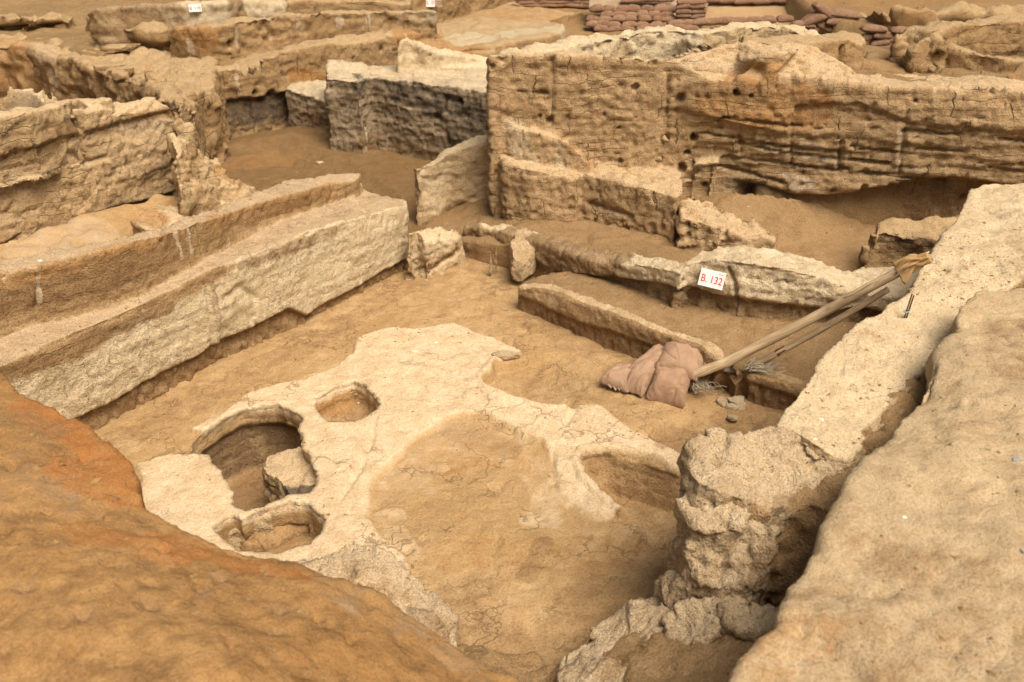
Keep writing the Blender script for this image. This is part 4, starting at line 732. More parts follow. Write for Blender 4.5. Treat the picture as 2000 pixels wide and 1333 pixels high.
# raised earth floor at the back with a broken plaster rim
piece('earth_floor_slab', 'raised sandy earth floor with a broken rim beyond the fin of wall', 'earth platform', 'back', [([(785, 72, .98), (800, 100, .86), (880, 103, .84), (900, 94, .86), (960, 92, .86), (1030, 78, .86), (1075, 72, .86), (1102, 58, .86), (1100, 46, .86), (1060, 38, .8), (1140, 22, .74), (1000, 8, .7), (860, 40, .84), (800, 55, .95)], .2)], .04, 3, dict(lump=.05, med=.02, crack=.01), seed=101,
      feats=[('rust', [(830, 80), (880, 85)], .5, .7), ('plaster', [(900, 75), (1000, 68), (1090, 55)], .35, .6), ('rust', [(920, 30), (1000, 28)], 1.0, .5), ('gouge', [(830, 95), (900, 97), (960, 93)], .1, .08)])
# pale plastered wall behind the section
def wall(name, label, top, th, zb, vox, seed, mat='back', er=None, feats=(), cat='wall', custom=None, **k):
    P = [pt(q) for q in top]; back = []
    for i, p in enumerate(P):
        q0 = P[max(0, i-1)]; q1 = P[min(len(P)-1, i+1)]
        dx, dy = q1[0]-q0[0], q1[1]-q0[1]; l = math.hypot(dx, dy) or 1
        back.append((p[0]-dy/l*th, p[1]+dx/l*th, p[2]-.02, 0))
    out = [(*p, 0) for p in P]+back[::-1]
    return piece(name, label, cat, mat, [(out, zb)], vox, 2, er or dict(lump=.04, med=.014, course=.14, camp=.014, groove=.014, crack=.025, pock=.02, facet=.022, fs=4.5, rough=.01), seed=seed, feats=feats, custom=custom, **k)
wall('mud_brick_wall', 'wall with a blotchy whitish plaster panel behind the top of the big section', [(1000, 112, 1.86), (1040, 107, 1.86), (1090, 96, 1.87), (1150, 82, 1.88), (1215, 68, 1.88), (1262, 60, 1.88), (1320, 58, 1.88), (1362, 64, 1.88), (1440, 55, 1.9), (1500, 50, 1.9), (1545, 52, 1.9), (1566, 72, 1.84)], .3, 1.0, .026, 103, 'pale',
     feats=[('plaster', [(1275, 80), (1300, 85), (1330, 80)], .32, 1), ('plaster', [(1090, 100), (1150, 90), (1200, 75)], .2, .7), ('strip', [(1150, 80), (1152, 105)], .05), ('crack', [(1230, 65), (1230, 112)], .03, .04), ('hole', [(1290, 73)], .04, .06), ('gouge', [(1200, 75), (1205, 70)], .06, .05)])
piece('mud_brick_block', 'upright squarish block of wall with a vertical slit, behind the hollow on the section', 'wall', 'back', [([(1560, 90, 1.9), (1610, 82, 1.92), (1655, 75, 1.94), (1688, 88, 1.86), (1692, 78, 1.86), (1684, 66, 1.92), (1650, 58, 1.95), (1600, 66, 1.94), (1515, 70, 1.96), (1450, 68, 1.97), (1450, 80, 1.97)], 1.2)], .024, 3, dict(lump=.03, med=.012, crack=.006, course=.14, groove=.006, camp=.01), seed=105,
      feats=[('crack', [(1643, 95), (1640, 128)], .03, .08), ('hole', [(1676, 122)], .02, .04), ('crack', [(1648, 92), (1660, 83), (1672, 92)], .015, .02)])
piece('earth_bank', 'trampled tan surface falling away behind the right half of the section', 'earth bank', 'dust', [([(1560, 130, 1.68), (1600, 112, 1.66), (1690, 118, 1.58), (1690, 92, 1.62), (1720, 96, 1.6), (1770, 110, 1.55), (1850, 130, 1.5), (2100, 150, 1.5), (2400, 180, 1.5), (2400, 200, 1.5), (1900, 160, 1.45), (1560, 142, 1.5)], 1.0)], .035, 3, dict(lump=.04, med=.015, crack=0, pock=.01), seed=106)
wall('mud_brick_wall', 'worn L-shaped brick wall at the upper right with a fox-hole sized opening at its corner', [(1770, 118, 1.6), (1785, 88, 1.82), (1800, 75, 1.88), (1833, 66, 1.9), (1850, 58, 1.9), (1880, 50, 1.9), (1940, 42, 1.9), (2000, 38, 1.9), (2200, 15, 1.9)], .35, 1.2, .028, 107,
     feats=[('hole', [(1830, 118)], .1, .2), ('crack', [(1830, 70), (1830, 105)], .03, .05), ('plaster', [(1790, 95), (1810, 110)], .2, .3)])
wall('mud_brick_wall', 'low straight kerb-like wall crossing in front of the L-shaped wall, upper right', [(1835, 95, 1.7), (1900, 103, 1.7), (1960, 112, 1.69), (1985, 118, 1.66), (2100, 130, 1.66)], .22, 1.2, .028, 108)
piece('soil_mound', 'low brown spoil mound at the right edge behind the section', 'soil heap', 'dust', [([(1920, 160, 1.56), (1960, 140, 1.68), (1985, 122, 1.74), (2050, 115, 1.8), (2200, 130, 1.8), (2300, 180, 1.6), (2000, 165, 1.58)], 1.2)], .035, 5, dict(lump=.05, lf=3, med=.02, crack=0), seed=109)
piece('soil_mound', 'lumpy overhanging ridge of brown soil above the right-hand sandbags', 'soil heap', 'back', [([(1690, 60, .9), (1740, 40, 1.2), (1750, 22, 1.45), (1765, 18, 1.5), (1850, 22, 1.45), (1930, 35, 1.35), (2100, 40, 1.35), (2100, 20, 1.4), (1850, 8, 1.45), (1720, 14, 1.4), (1660, 30, 1.1)], .6)], .05, 4, dict(lump=.10, lf=2, med=.05, crack=.03), seed=110, feats=[('rust', [(1760, 45)], .5, .4)])
# left background
wall('mud_brick_wall', 'long jagged brown wall with dripping clay streaks in the upper left background', [(325, 60, 1.3), (345, 55, 1.36), (400, 56, 1.38), (450, 48, 1.4), (470, 40, 1.42), (520, 34, 1.42), (580, 28, 1.4), (650, 22, 1.38), (700, 24, 1.36), (760, 22, 1.35), (830, 20, 1.35), (855, 24, 1.32)], .28, .7, .03, 111,
     feats=[('strip', [(371, 80), (374, 100), (376, 122)], .05), ('strip', [(462, 60), (465, 90)], .04), ('strip', [(585, 35), (583, 58)], .04), ('strip', [(662, 28), (664, 52)], .04), ('strip', [(719, 30), (719, 50)], .04), ('strip', [(780, 25), (781, 45)], .04), ('strip', [(848, 28), (851, 48)], .04), ('hole', [(450, 87)], .08, .1), ('hole', [(530, 38)], .07, .1), ('rust', [(350, 65), (400, 75)], .2, .7), ('plaster', [(820, 35)], .2, .5), ('gouge', [(520, 45), (535, 70)], .08, .08)])
wall('mud_brick_wall', 'short spur wall slanting down to the right from the long jagged wall', [(590, 34, 1.3), (625, 38, 1.2), (645, 48, 1.12), (668, 62, 1.0)], .28, .6, .03, 112)
piece('soil_mound', 'long drooping ridge of earth with a shadowed edge at the upper left', 'soil heap', 'back', [([(160, 32, 1.2), (185, 40, 1.25), (205, 48, 1.25), (235, 55, 1.25), (260, 60, 1.25), (300, 62, 1.25), (325, 62, 1.25), (330, 52, 1.3), (322, 45, 1.32), (290, 40, 1.32), (240, 32, 1.34), (200, 28, 1.3), (170, 24, 1.25)], .6)], .04, 4, dict(lump=.06, lf=2.5, med=.03, crack=.02), seed=113,
      custom=lambda P, Nn, d, a_, b_, v: d-.14*v*(Nn[:, 1] < .2)*(1-sm(1.02, 1.12, P[:, 2])))
wall('plastered_wall', 'greenish cream plastered wall bearing a number sign in the far upper left', [(165, 22, 1.45), (200, 18, 1.5), (300, 12, 1.55), (330, 11, 1.55), (365, 6, 1.58), (420, 4, 1.6), (450, 2, 1.6), (480, -6, 1.62), (550, -8, 1.62), (556, 4, 1.5)], .3, .7, .035, 114, 'pale',
     feats=[('plaster', [(340, 35), (420, 28), (545, 12)], .55, 1), ('dirt_shade', [(170, 25), (310, 25)], .4, .8), ('dirt_shade', [(462, 18), (470, 30)], .14, .9)])
wall('mud_brick_wall', 'dark brown stretch of wall at the top edge right of the plastered one', [(558, 2, 1.5), (600, 0, 1.5), (620, 2, 1.45), (660, 6, 1.4), (720, 2, 1.42), (800, 6, 1.38)], .3, .7, .035, 115)
wall('mud_brick_wall', 'rough back wall at the top edge carrying the cropped number sign', [(795, -4, 1.15), (860, -6, 1.12), (940, -12, 1.03), (1010, -18, .95), (1080, -26, .92)], .3, .5, .035, 116, feats=[('strip', [(856, 0), (860, 10)], .06)])
wall('earth_baulk', 'dark undercut earth step in the far upper left corner', [(-300, 34, 1.2), (0, 32, 1.2), (60, 34, 1.2), (75, 30, 1.2), (140, 40, 1.1)], .5, .6, .04, 117, er=dict(lump=.12, lf=2.5, med=.05, crack=.03), cat='earth baulk',
     custom=lambda P, Nn, d, a_, b_, v: d-.22*v*(Nn[:, 1] < .2)*(1-sm(1.0, 1.08, P[:, 2])))
# ================================================================== THINGS
M['bag'] = plain('sandbag_weave', (.27, .145, .085), .85, (.21, .11, .062), 6, bump=.004)
M['bag2'] = plain('sandbag_weave_near', (.43, .265, .165), .85, (.37, .22, .13), 16, bump=.012)
for k in ('bag', 'bag2'):                              # woven threads, fading that differs from bag to bag
    nt = M[k].node_tree; b = nt.nodes['Principled BSDF']
    oi = N(nt, 'ShaderNodeObjectInfo'); src = b.inputs['Base Color'].links[0].from_socket
    cc = mixc(nt, mth(nt, 'MULTIPLY', oi.outputs['Random'], .6 if k == 'bag' else .25), src, (.31, .19, .11) if k == 'bag' else (.50, .36, .24))
    dn = N(nt, 'ShaderNodeTexNoise'); dn.inputs['Scale'].default_value = 22; dn.inputs['Detail'].default_value = 4; nt.links.new(nt.nodes['GEO'].outputs['Position'], dn.inputs['Vector'])
    cc = mixc(nt, ramp(nt, dn.outputs['Fac'], [(.5, 0), (.68, .35)]), cc, (.42, .29, .175)); nt.links.new(cc, b.inputs['Base Color'])
    g = nt.nodes['GEO']; w1 = N(nt, 'ShaderNodeTexWave'); w1.inputs['Scale'].default_value = 70; nt.links.new(g.outputs['Position'], w1.inputs['Vector'])
    w2 = N(nt, 'ShaderNodeTexWave', bands_direction='Z'); w2.inputs['Scale'].default_value = 120; nt.links.new(g.outputs['Position'], w2.inputs['Vector'])
    bp = N(nt, 'ShaderNodeBump'); bp.inputs['Distance'].default_value = .002; bp.inputs['Strength'].default_value = .8
    nt.links.new(mth(nt, 'ADD', w1.outputs['Fac'], w2.outputs['Fac']), bp.inputs['Height'])
    old = [n for n in nt.nodes if n.type == 'BUMP' and n != bp][0]; nt.links.new(old.outputs[0], bp.inputs['Normal']); nt.links.new(bp.outputs[0], b.inputs['Normal'])
M['wood'] = plain('weathered_pole_wood', (.50, .39, .26), .75, (.33, .24, .15), 9, bump=.006)
nt = M['wood'].node_tree; b = nt.nodes['Principled BSDF']; dv = (p_d := Vector(W(1600, 615, .78))-Vector(W(1335, 738, .12))).to_track_quat('Z', 'Y').to_euler()
g = nt.nodes['GEO']; vr = N(nt, 'ShaderNodeVectorRotate', rotation_type='EULER_XYZ', invert=True); vr.inputs['Rotation'].default_value = dv; nt.links.new(g.outputs['Position'], vr.inputs['Vector'])
mp = N(nt, 'ShaderNodeMapping'); mp.inputs['Scale'].default_value = (1, 1, .05); nt.links.new(vr.outputs[0], mp.inputs[0])
wn = N(nt, 'ShaderNodeTexNoise'); wn.inputs['Scale'].default_value = 70; wn.inputs['Detail'].default_value = 5; nt.links.new(mp.outputs[0], wn.inputs['Vector'])
w3 = N(nt, 'ShaderNodeTexNoise'); w3.inputs['Scale'].default_value = 5; w3.inputs['Detail'].default_value = 4; nt.links.new(g.outputs['Position'], w3.inputs['Vector'])
cc = mixc(nt, ramp(nt, wn.outputs['Fac'], [(.38, 0), (.58, 1)]), (.36, .25, .14), (.55, .41, .25)); cc = mixc(nt, ramp(nt, w3.outputs['Fac'], [(.45, 0), (.6, .6)]), cc, (.36, .25, .14)); nt.links.new(cc, b.inputs['Base Color'])
bp = N(nt, 'ShaderNodeBump'); bp.inputs['Distance'].default_value = .003; nt.links.new(wn.outputs['Fac'], bp.inputs['Height']); nt.links.new(bp.outputs[0], b.inputs['Normal'])
M['sheet'] = plain('grey_brown_sheet', (.33, .25, .16), .8, (.26, .18, .105), 3, bump=.02)
M['tarp'] = plain('brown_tarpaulin', (.36, .235, .115), .7, (.29, .18, .085), 2, bump=.015)
M['stain'] = plain('dark_red_stain', (.22, .085, .06), .7, (.15, .05, .035), 30)
M['white'] = plain('sign_white', (.80, .78, .74), .5, (.74, .71, .67), 12)
M['red'] = plain('sign_red', (.62, .07, .05), .5, (.58, .06, .05), 12)
M['rag'] = plain('frayed_white_plastic', (.46, .40, .31), .6, (.28, .22, .15), 25, bump=.004)
M['cloth'] = plain('tan_cloth', (.42, .265, .115), .8, (.34, .20, .08), 10, bump=.006)
M['iron'] = plain('rusty_iron', (.12, .035, .02), .6, (.07, .02, .015), 40, metal=.3)
M['twine'] = plain('green_twine', (.22, .45, .36), .7)
M['stone'] = plain('grey_stone', (.36, .28, .18), .9, (.26, .19, .115), 18, bump=.008)
M['gstone'] = plain('blue_grey_stone', (.30, .28, .27), .8, (.24, .22, .21), 14, bump=.004)
M['shell'] = plain('white_chip', (.78, .74, .66), .6, (.62, .55, .45), 30)
M['dark'] = plain('black_bag', (.015, .014, .013), .5)
M['cane'] = plain('cane', (.50, .37, .20), .6)
# ---- sandbags
def bag_mesh(Lx, Ly, Lz, seed, nu=40, nv=26, bend=0):
    V = []; idx = {}
    def P_(i, j, s):
        x = math.sin((-1+2*i/nu)*math.pi/2); y = math.sin((-1+2*j/nv)*math.pi/2); edge = i in (0, nu) or j in (0, nv)
        k = (i, j, 0 if edge else s)
        if k not in idx: idx[k] = len(V); V.append((x, y, 0 if edge else s*((1-x**4)**.55)*((1-y**4)**.6)))
        return idx[k]
    Fc = []
    for i in range(nu):
        for j in range(nv):
            Fc.append((P_(i, j, 1), P_(i+1, j, 1), P_(i+1, j+1, 1), P_(i, j+1, 1))); Fc.append((P_(i, j, -1), P_(i, j+1, -1), P_(i+1, j+1, -1), P_(i+1, j, -1)))
    V = np.array(V, np.float32); x, y, z = V[:, 0].copy(), V[:, 1].copy(), V[:, 2].copy()
    V[:, 0] = x*(1-.07*(1-y**2))*(1-.05*np.abs(y)**6); V[:, 1] = y*(1-.10*(1-x**2)**.5*0-.09*np.abs(x)**8-.05*(1-x**2))
    a_ = np.abs(z); sg = np.sign(z); ax = np.abs(x); ay = np.abs(y)
    w = sm(.45, .92, ax)*(1-sm(.97, 1, ax)); nn = noise(V*2.2+seed, seed+3)
    z = z+sg*w*.10*np.sin(y*13+3*nn+seed)*(.5+.5*noise(V*1.5+seed, seed+2))
    w2 = sm(.55, .9, ay)*(1-sm(.97, 1, ay)); z = z+sg*w2*.05*np.sin(x*17+3*nn)
    c = noise(np.c_[x*1.9+y*1.1, y*.9, x*0]+seed, seed+9); z = z-sg*.13*np.exp(-(c/.10)**2)*(a_ > .2)
    z = z*(1+.22*noise(np.c_[x, y, x*0]*1.3+seed*2.1, seed+1)); z = np.where(z < 0, z*.55, z)
    V[:, 2] = z-bend*x**2+.05*noise(np.c_[x*3, y*3, x*0]+seed, seed+5)
    V[:, 1] += .10*noise(np.c_[x, y*.5, x*0]+seed, seed+6)
    return V*np.array([Lx/2, Ly/2, Lz/2], np.float32), Fc
def bag_ear(Lx, Ly, seed):
    V = []; n = 9
    rs = random.Random(seed)
    for k in range(2):
        for j in range(n):
            t = j/(n-1)-.5
            V.append((Lx/2*(.94+k*.09)+rs.uniform(0, .012)*k, t*Ly*.82*(1+.08*k), .010*math.sin(j*2.1+seed)*(1+k)+.002))
    for k in range(2):
        for j in range(n):
            x, y, z = V[k*n+j]; V.append((x, y, z-.008))
    Fc = []
    for j in range(n-1):
        Fc.append((j, j+1, n+j+1, n+j)); Fc.append((2*n+j, 3*n+j, 3*n+j+1, 2*n+j+1)); Fc.append((n+j, n+j+1, 3*n+j+1, 3*n+j)); Fc.append((j+1, j, 2*n+j, 2*n+j+1))
    Fc += [(0, n, 3*n, 2*n), (n-1, 2*n+n-1, 3*n+n-1, 2*n-1)]
    return V, Fc
BM = []
for s in range(5):
    v, fc = bag_mesh(1, .62, .44, 40+s, 22, 14); me = bpy.data.meshes.new('sandbag'); me.from_pydata([tuple(q) for q in v], [], fc); me.polygons.foreach_set('use_smooth', [True]*len(fc)); me.materials.append(M['bag'])
    v, fc = bag_ear(1, .62, s); m2 = bpy.data.meshes.new('seam'); m2.from_pydata(v, [], fc); m2.polygons.foreach_set('use_smooth', [True]*len(fc)); m2.materials.append(M['bag']); BM.append((me, m2))
bag_n = 0
def bag(px, py, w, h, z=None, Y=None, tilt=0, face=0.0, label='', group='', ear=False, k=None):
    """w, h: size in photo pixels (length and thickness)."""
    global bag_n
    r = ray(px, py)
    t = Y/r[1]
    p = Vector((r[0]*t, Y, CH+r[2]*t)); m = t/F*1.0
    i = bag_n % 5 if k is None else k; bag_n += 1
    o = bpy.data.objects.new('sandbag', BM[i][0]); COL.objects.link(o); o.location = p
    o.scale = (w*m*1.10, w*m*1.0, h*m*3.3); o.rotation_euler = (random.uniform(-.1, .1), -tilt+random.uniform(-.04, .04), face+random.uniform(-.12, .12))
    tag(o, label, 'sandbag', group)
    if ear:
        e = bpy.data.objects.new('seam', BM[i][1]); COL.objects.link(e); e.parent = o
    return o
G1 = 'sandbags in the long revetment behind the section'
labG1 = 'brown sandbag in the long stacked revetment behind the pale plaster panel'
def rowb(xs, y, w, h, Y, dy=0, tilt=.0, lab=labG1, grp=G1, face=0.0):
    for i, x in enumerate(xs):
        bag(x+random.uniform(-1.5, 1.5), y+dy*i+random.uniform(-1, 1), w*random.uniform(.92, 1.1), h*random.uniform(.92, 1.08), Y=Y, tilt=tilt+random.uniform(-.1, .1), face=face, lab=None) if False else bag(x+random.uniform(-1.5, 1.5), y+dy*i+random.uniform(-.8, .8), w*random.uniform(.92, 1.1), h*random.uniform(.92, 1.08), Y=Y, tilt=tilt+random.uniform(-.1, .1), face=face, label=lab, group=grp)
YB = 18.0
rowb([1166, 1192, 1216, 1239, 1264, 1290, 1312], 20, 27, 13, YB+.15)
rowb([1187, 1210, 1232, 1256, 1279, 1303], 30, 25, 10, YB+.05)
rowb([1157, 1181, 1209, 1231, 1258, 1287, 1309], 39, 27, 11, YB-.05)
rowb([1156, 1178, 1200, 1228, 1254, 1282, 1306], 49, 27, 11, YB-.15, dy=.6)
rowb([1175, 1200, 1226, 1256, 1287, 1312], 58, 27, 10, YB-.25)
for y in (5, 13, 23, 32, 41): rowb([1336, 1362], y, 29, 10, YB-.1, tilt=.08)
rowb([1321, 1344, 1369, 1393, 1418, 1443, 1470, 1501, 1533], 48, 32, 12, YB-.35, dy=-1.1, tilt=.12)
rowb([1325, 1350], 57, 32, 11, YB-.45)
GT = 'sandbags along the top of the brown tarpaulin'
rowb([1392, 1420, 1453, 1486, 1517, 1550, 1584, 1614], 2, 34, 11, YB+.9, lab='sandbag in the single row weighing down the top edge of the brown tarpaulin', grp=GT)
rowb([1272, 1300, 1250, 1228], 1, 32, 10, YB+.5, lab='sandbag resting on top of the creased grey-brown sheet', grp='sandbags on the grey-brown sheet')
GL = 'sandbags in the short stack left of the grey-brown sheet'
for y, xs in ((-2, [1020, 1046, 1072, 1098, 1124, 1148]), (5, [1028, 1054, 1081, 1107, 1133, 1154]), (11, [1040, 1066, 1092, 1118, 1143])): rowb(xs, y, 28, 9, 19.6, lab='sandbag in the short stack at the top edge, left of the grey-brown sheet', grp=GL)
GC = 'loose sandbags at the foot of the brown slope'
for i, (x, y, w, h, t, lb) in enumerate([(1607, 23, 46, 17, -.5, 'topmost sandbag of the tumbled heap right of the tarpaulin'), (1648, 30, 56, 15, -.12, 'long sandbag with frayed end on the right of the tumbled heap'), (1588, 40, 48, 17, .35, 'fat sandbag tilted on the left slope of the tumbled heap'), (1640, 44, 58, 16, 0, 'long level sandbag in the middle of the tumbled heap'),
        (1568, 50, 44, 12, -.1, 'flattened dark sandbag at the left foot of the tumbled heap'), (1608, 54, 34, 14, -.4, 'small sandbag slumped below the fat tilted one'), (1583, 60, 28, 12, .1, 'stubby sandbag half hidden behind the block wall'), (1636, 58, 34, 10, .2, 'sandbag squashed under the long level one'), (1667, 54, 32, 24, .6, 'upended sandbag slumped against the block wall top'), (1695, 46, 40, 14, .5, 'dusty sandbag half buried in the slope right of the heap')]):
    bag(x, y, w, h, Y=16.2, tilt=t, label=lb, group=GC)
G3 = 'sandbags stacked in the pit by the upper right wall'; l3 = 'dark sandbag stacked in the pit left of the L-shaped wall'
for y, xs, w in ((59, [1706], 46), (63, [1762, 1795], 42), (71, [1722], 36), (75, [1694, ], 24), (79, [1748, 1778], 34), (85, [1716], 36), (89, [1749, 1777], 33), (94, [1720], 32), (99, [1750, 1778], 33), (104, [1776, 1745], 30)): rowb(xs, y, w, 13, 14.6, lab=l3, grp=G3)
# sheet and tarpaulin
def cloth(name, quad, Y, th, mat, lab, cat, seed, amp=.05, nx=60, ny=26):
    V = []
    for j in range(ny+1):
        for i in range(nx+1):
            u, v = i/nx, j/ny
            px = (quad[0][0]*(1-u)+quad[1][0]*u)*(1-v)+(quad[3][0]*(1-u)+quad[2][0]*u)*v
            py = (quad[0][1]*(1-u)+quad[1][1]*u)*(1-v)+(quad[3][1]*(1-u)+quad[2][1]*u)*v
            y = Y[0]*(1-v)+Y[1]*v; r = ray(px, py); t = y/r[1]; V.append((r[0]*t, y, CH+r[2]*t))
    V = np.array(V); V[:, 1] -= amp*fbm(V*np.array([1.6, 1, 1.2]), 3, seed)+amp*.5*np.abs(noise(V*np.array([5, 2, 1.5]), seed+4))
    n = len(V); B = V.copy(); B[:, 1] += th; A = np.concatenate([V, B]); q = nx+1; Fc = []
    for j in range(ny):
        for i in range(nx):
            a0 = j*q+i; Fc.append((a0, a0+q, a0+q+1, a0+1)); Fc.append((n+a0, n+a0+1, n+a0+q+1, n+a0+q))
    for i in range(nx): Fc.append((i, i+1, n+i+1, n+i)); s = ny*q+i; Fc.append((s+1, s, n+s, n+s+1))
    for j in range(ny): s = j*q; Fc.append((s, n+s, n+s+q, s+q)); s = j*q+nx; Fc.append((s, s+q, n+s+q, n+s))
    o = mobj(name, A, Fc, M[mat]); return tag(o, lab, cat)
cloth('ground_sheet', [(1150, -22), (1345, -22), (1335, 34), (1150, 22)], (19.0, 18.25), .05, 'sheet', 'creased grey-brown sheet draped behind the long revetment', 'sheet', 5, .12)
cloth('tarpaulin', [(1388, -4), (1620, -4), (1560, 50), (1372, 50)], (19.2, 18.05), .03, 'tarp', 'brown tarpaulin stretched down the slope between two lines of sandbags', 'tarpaulin', 8, .05)
# ---- near sandbags
def bag_near(label, c, L, Wd, H, rz, rx, ry, seed, bend=0, tie=False):
    v, fc = bag_mesh(L, Wd, H, seed, 80, 60, bend=bend)
    o = mobj('sandbag', v, fc, M['bag2']); o.location = c; o.rotation_euler = (rx, ry, rz); tag(o, label, 'sandbag', 'sandbags holding down the pole')
    v, fc = bag_ear(L, Wd*.8, seed); e = mobj('seam', v, fc, M['bag2'], o)
    if tie:
        v, fc = bag_ear(L, Wd*.5, seed+1); e = mobj('tied_neck', [(-x, -y, z) for x, y, z in v], fc, M['bag2'], o)
    return o
def at(x, y, z): return Vector(W(x, y, z))
bag_near('sandbag lying apart at the left of the pole foot with a gathered end', at(1217, 740, .045), .30, .27, .17, .95, .05, -.05, 61, tie=True)
bag_near('sandbag arched behind the others and half covered, at the pole foot', at(1278, 708, .13), .48, .24, .20, .88, .25, -.12, 62, bend=.35)
bag_near('sandbag folded in the middle of the pile with puckered wrinkles', at(1260, 732, .09), .44, .19, .22, .98, .12, .0, 63, bend=.5)
bag_near('uppermost smooth sandbag lying across the end of the pole', at(1331, 704, .215), .36, .30, .15, -.40, .30, .16, 64, bend=.35)
bag_near('fat rounded sandbag hanging nearest to the plaster floor', at(1307, 750, .085), .38, .31, .24, 1.2, .0, -.30, 65, bend=.3)
# ---- poles
def tube(name, pts, rad, mat, parent=None, n=14, rough=0, seed=0, sub=14):
    P = []; R = []
    for i in range(len(pts)-1):
        for k in range(sub): t = k/sub; P.append(Vector(pts[i]).lerp(Vector(pts[i+1]), t)); R.append(rad[i]*(1-t)+rad[i+1]*t)
    P.append(Vector(pts[-1])); R.append(rad[-1])
    V = []; Fc = []
    for i, p in enumerate(P):
        d = (P[min(i+1, len(P)-1)]-P[max(i-1, 0)]).normalized(); s = d.cross(Vector((0, 0, 1))); s = s.normalized() if s.length > 1e-3 else Vector((1, 0, 0)); u = s.cross(d)
        for k in range(n):
            a_ = 2*math.pi*k/n
            rr = R[i]*(1+rough*(float(noise(np.array([[math.cos(a_)*1.5+seed, math.sin(a_)*1.5, i*.22]]), seed)[0])))
            V.append(p+(s*math.cos(a_)+u*math.sin(a_))*rr)
    for i in range(len(P)-1):
        for k in range(n): Fc.append((i*n+k, i*n+(k+1) % n, (i+1)*n+(k+1) % n, (i+1)*n+k))
    Fc.append(tuple(range(n))[::-1]); Fc.append(tuple((len(P)-1)*n+k for k in range(n)))
    return mobj(name, V, Fc, M[mat], parent)
p0 = at(1335, 738, .12); p1 = at(1420, 708, .30); p2 = at(1600, 615, .78); p3 = at(1775, 520, 1.27)
pole = tube('wooden_pole', [p0, p1, p2, p3], [.040, .038, .036, .034], 'wood', n=20, rough=.10, seed=3, sub=18)
tag(pole, 'stout weathered wooden pole leaning from the sandbags up onto the right wall', 'pole')
q0 = at(1440, 730, .16); q1 = at(1500, 700, .33); q2 = at(1600, 646, .62); q3 = at(1735, 566, 1.04)
pole2 = tube('wooden_pole', [q0, q1, q2, q3], [.026, .027, .026, .023], 'wood', n=16, rough=.14, seed=5, sub=14)
tag(pole2, 'thinner crooked wooden pole lying underneath the stout one', 'pole')
band = tube('red_stain', [q1+(q2-q1)*.18, q1+(q2-q1)*.36], [.0278, .0276], 'stain', pole2, n=16, rough=.1, seed=5, sub=6)
c0 = at(1648, 583, .98); c1 = at(1815, 492, 1.36)
tag(tube('cane', [c0, c0.lerp(c1, .5)+Vector((0, 0, .01)), c1], [.006, .007, .006], 'cane', n=8, sub=6), 'thin pale cane lying along the upper half of the stout pole', 'cane')
# cloth wrapped round the upper end
def wrap():
    V = []; nu, nv = 40, 26; d = (p3-p2).normalized(); s = d.cross(Vector((0, 0, 1))).normalized(); u = s.cross(d); a0 = p3-d*.02
    for j in range(nv+1):
        v = j/nv; c = a0+d*(v*.24-.06)+Vector((0, 0, .02*math.sin(v*5)))
        for i in range(nu):
            a_ = 2*math.pi*i/nu; R = .039+.010*math.sin(a_*5+v*6)+.010*math.sin(a_*9-v*9)+.03*max(0, math.sin(a_-1.0))*(1-v)
            if a_ > 3.6 and a_ < 5.6: R += .05*(1-v)**2
            V.append(c+(s*math.cos(a_)+u*math.sin(a_))*R*(1-.25*v))
    Fc = [(j*nu+i, j*nu+(i+1) % nu, (j+1)*nu+(i+1) % nu, (j+1)*nu+i) for j in range(nv) for i in range(nu)]
    Fc += [tuple(range(nu))[::-1], tuple(nv*nu+i for i in range(nu))]
    o = mobj('cloth_wrap', V, Fc, M['cloth']); tag(o, 'crumpled tan cloth wrapped round the upper end of the stout pole', 'cloth')
wrap()
# frayed white plastic strips
def rags(label, c, n, L, spread, seed, dirn):
    rs = random.Random(seed); V = []; Fc = []
    for k in range(n):
        a_ = dirn+rs.uniform(-spread, spread); l = L*rs.uniform(.5, 1.1); w = rs.uniform(.0014, .0045); p = Vector(c)+Vector((rs.uniform(-.03, .03), rs.uniform(-.03, .03), rs.uniform(0, .03)))
        dz = rs.uniform(-.1, .10); m = 7; b = len(V)
        for i in range(m+1):
            t = i/m; a2 = a_+.8*math.sin(t*3+k)*.45
            q = p+Vector((math.cos(a2)*l*t, math.sin(a2)*l*t, dz*l*t*(1-t)*3+.012*math.sin(i*1.7+k)))
            q.z = max(q.z, c[2]-.03)
            sd = Vector((-math.sin(a2), math.cos(a2), rs.uniform(-.4, .4)))*w*(1-.6*t)
            V += [q-sd, q+sd, q+sd-Vector((0, 0, .004)), q-sd-Vector((0, 0, .004))]
        for i in range(m):
            s = b+i*4
            for e in range(4): Fc.append((s+e, s+(e+1) % 4, s+4+(e+1) % 4, s+4+e))
        Fc += [(b+3, b+2, b+1, b), (b+m*4, b+m*4+1, b+m*4+2, b+m*4+3)]
    o = mobj('frayed_plastic', V, Fc, M['rag']); tag(o, label, 'plastic strips'); return o
rags('frayed whitish plastic strips sticking out beneath the pole end by the fat sandbag', at(1352, 745, .06), 30, .24, .35, 3, -.95)
rags('bunched whitish plastic fringe draped over the kerb block right of the poles', at(1460, 722, .26), 34, .24, .5, 4, .35)
if 0: rags('crumpled whitish plastic hanging beside the gap in the kerb', at(1448, 742, .14), 20, .14, .9, 5, -1.2)
if 0: rags('shredded whitish plastic scattered along the kerb end under the stout pole', at(1422, 700, .27), 20, .14, 1.5, 6, 1.6)
if 0: rags('pale plastic threads strewn on the platform above the poles', at(1430, 672, .26), 18, .12, 3.1, 7, .4)
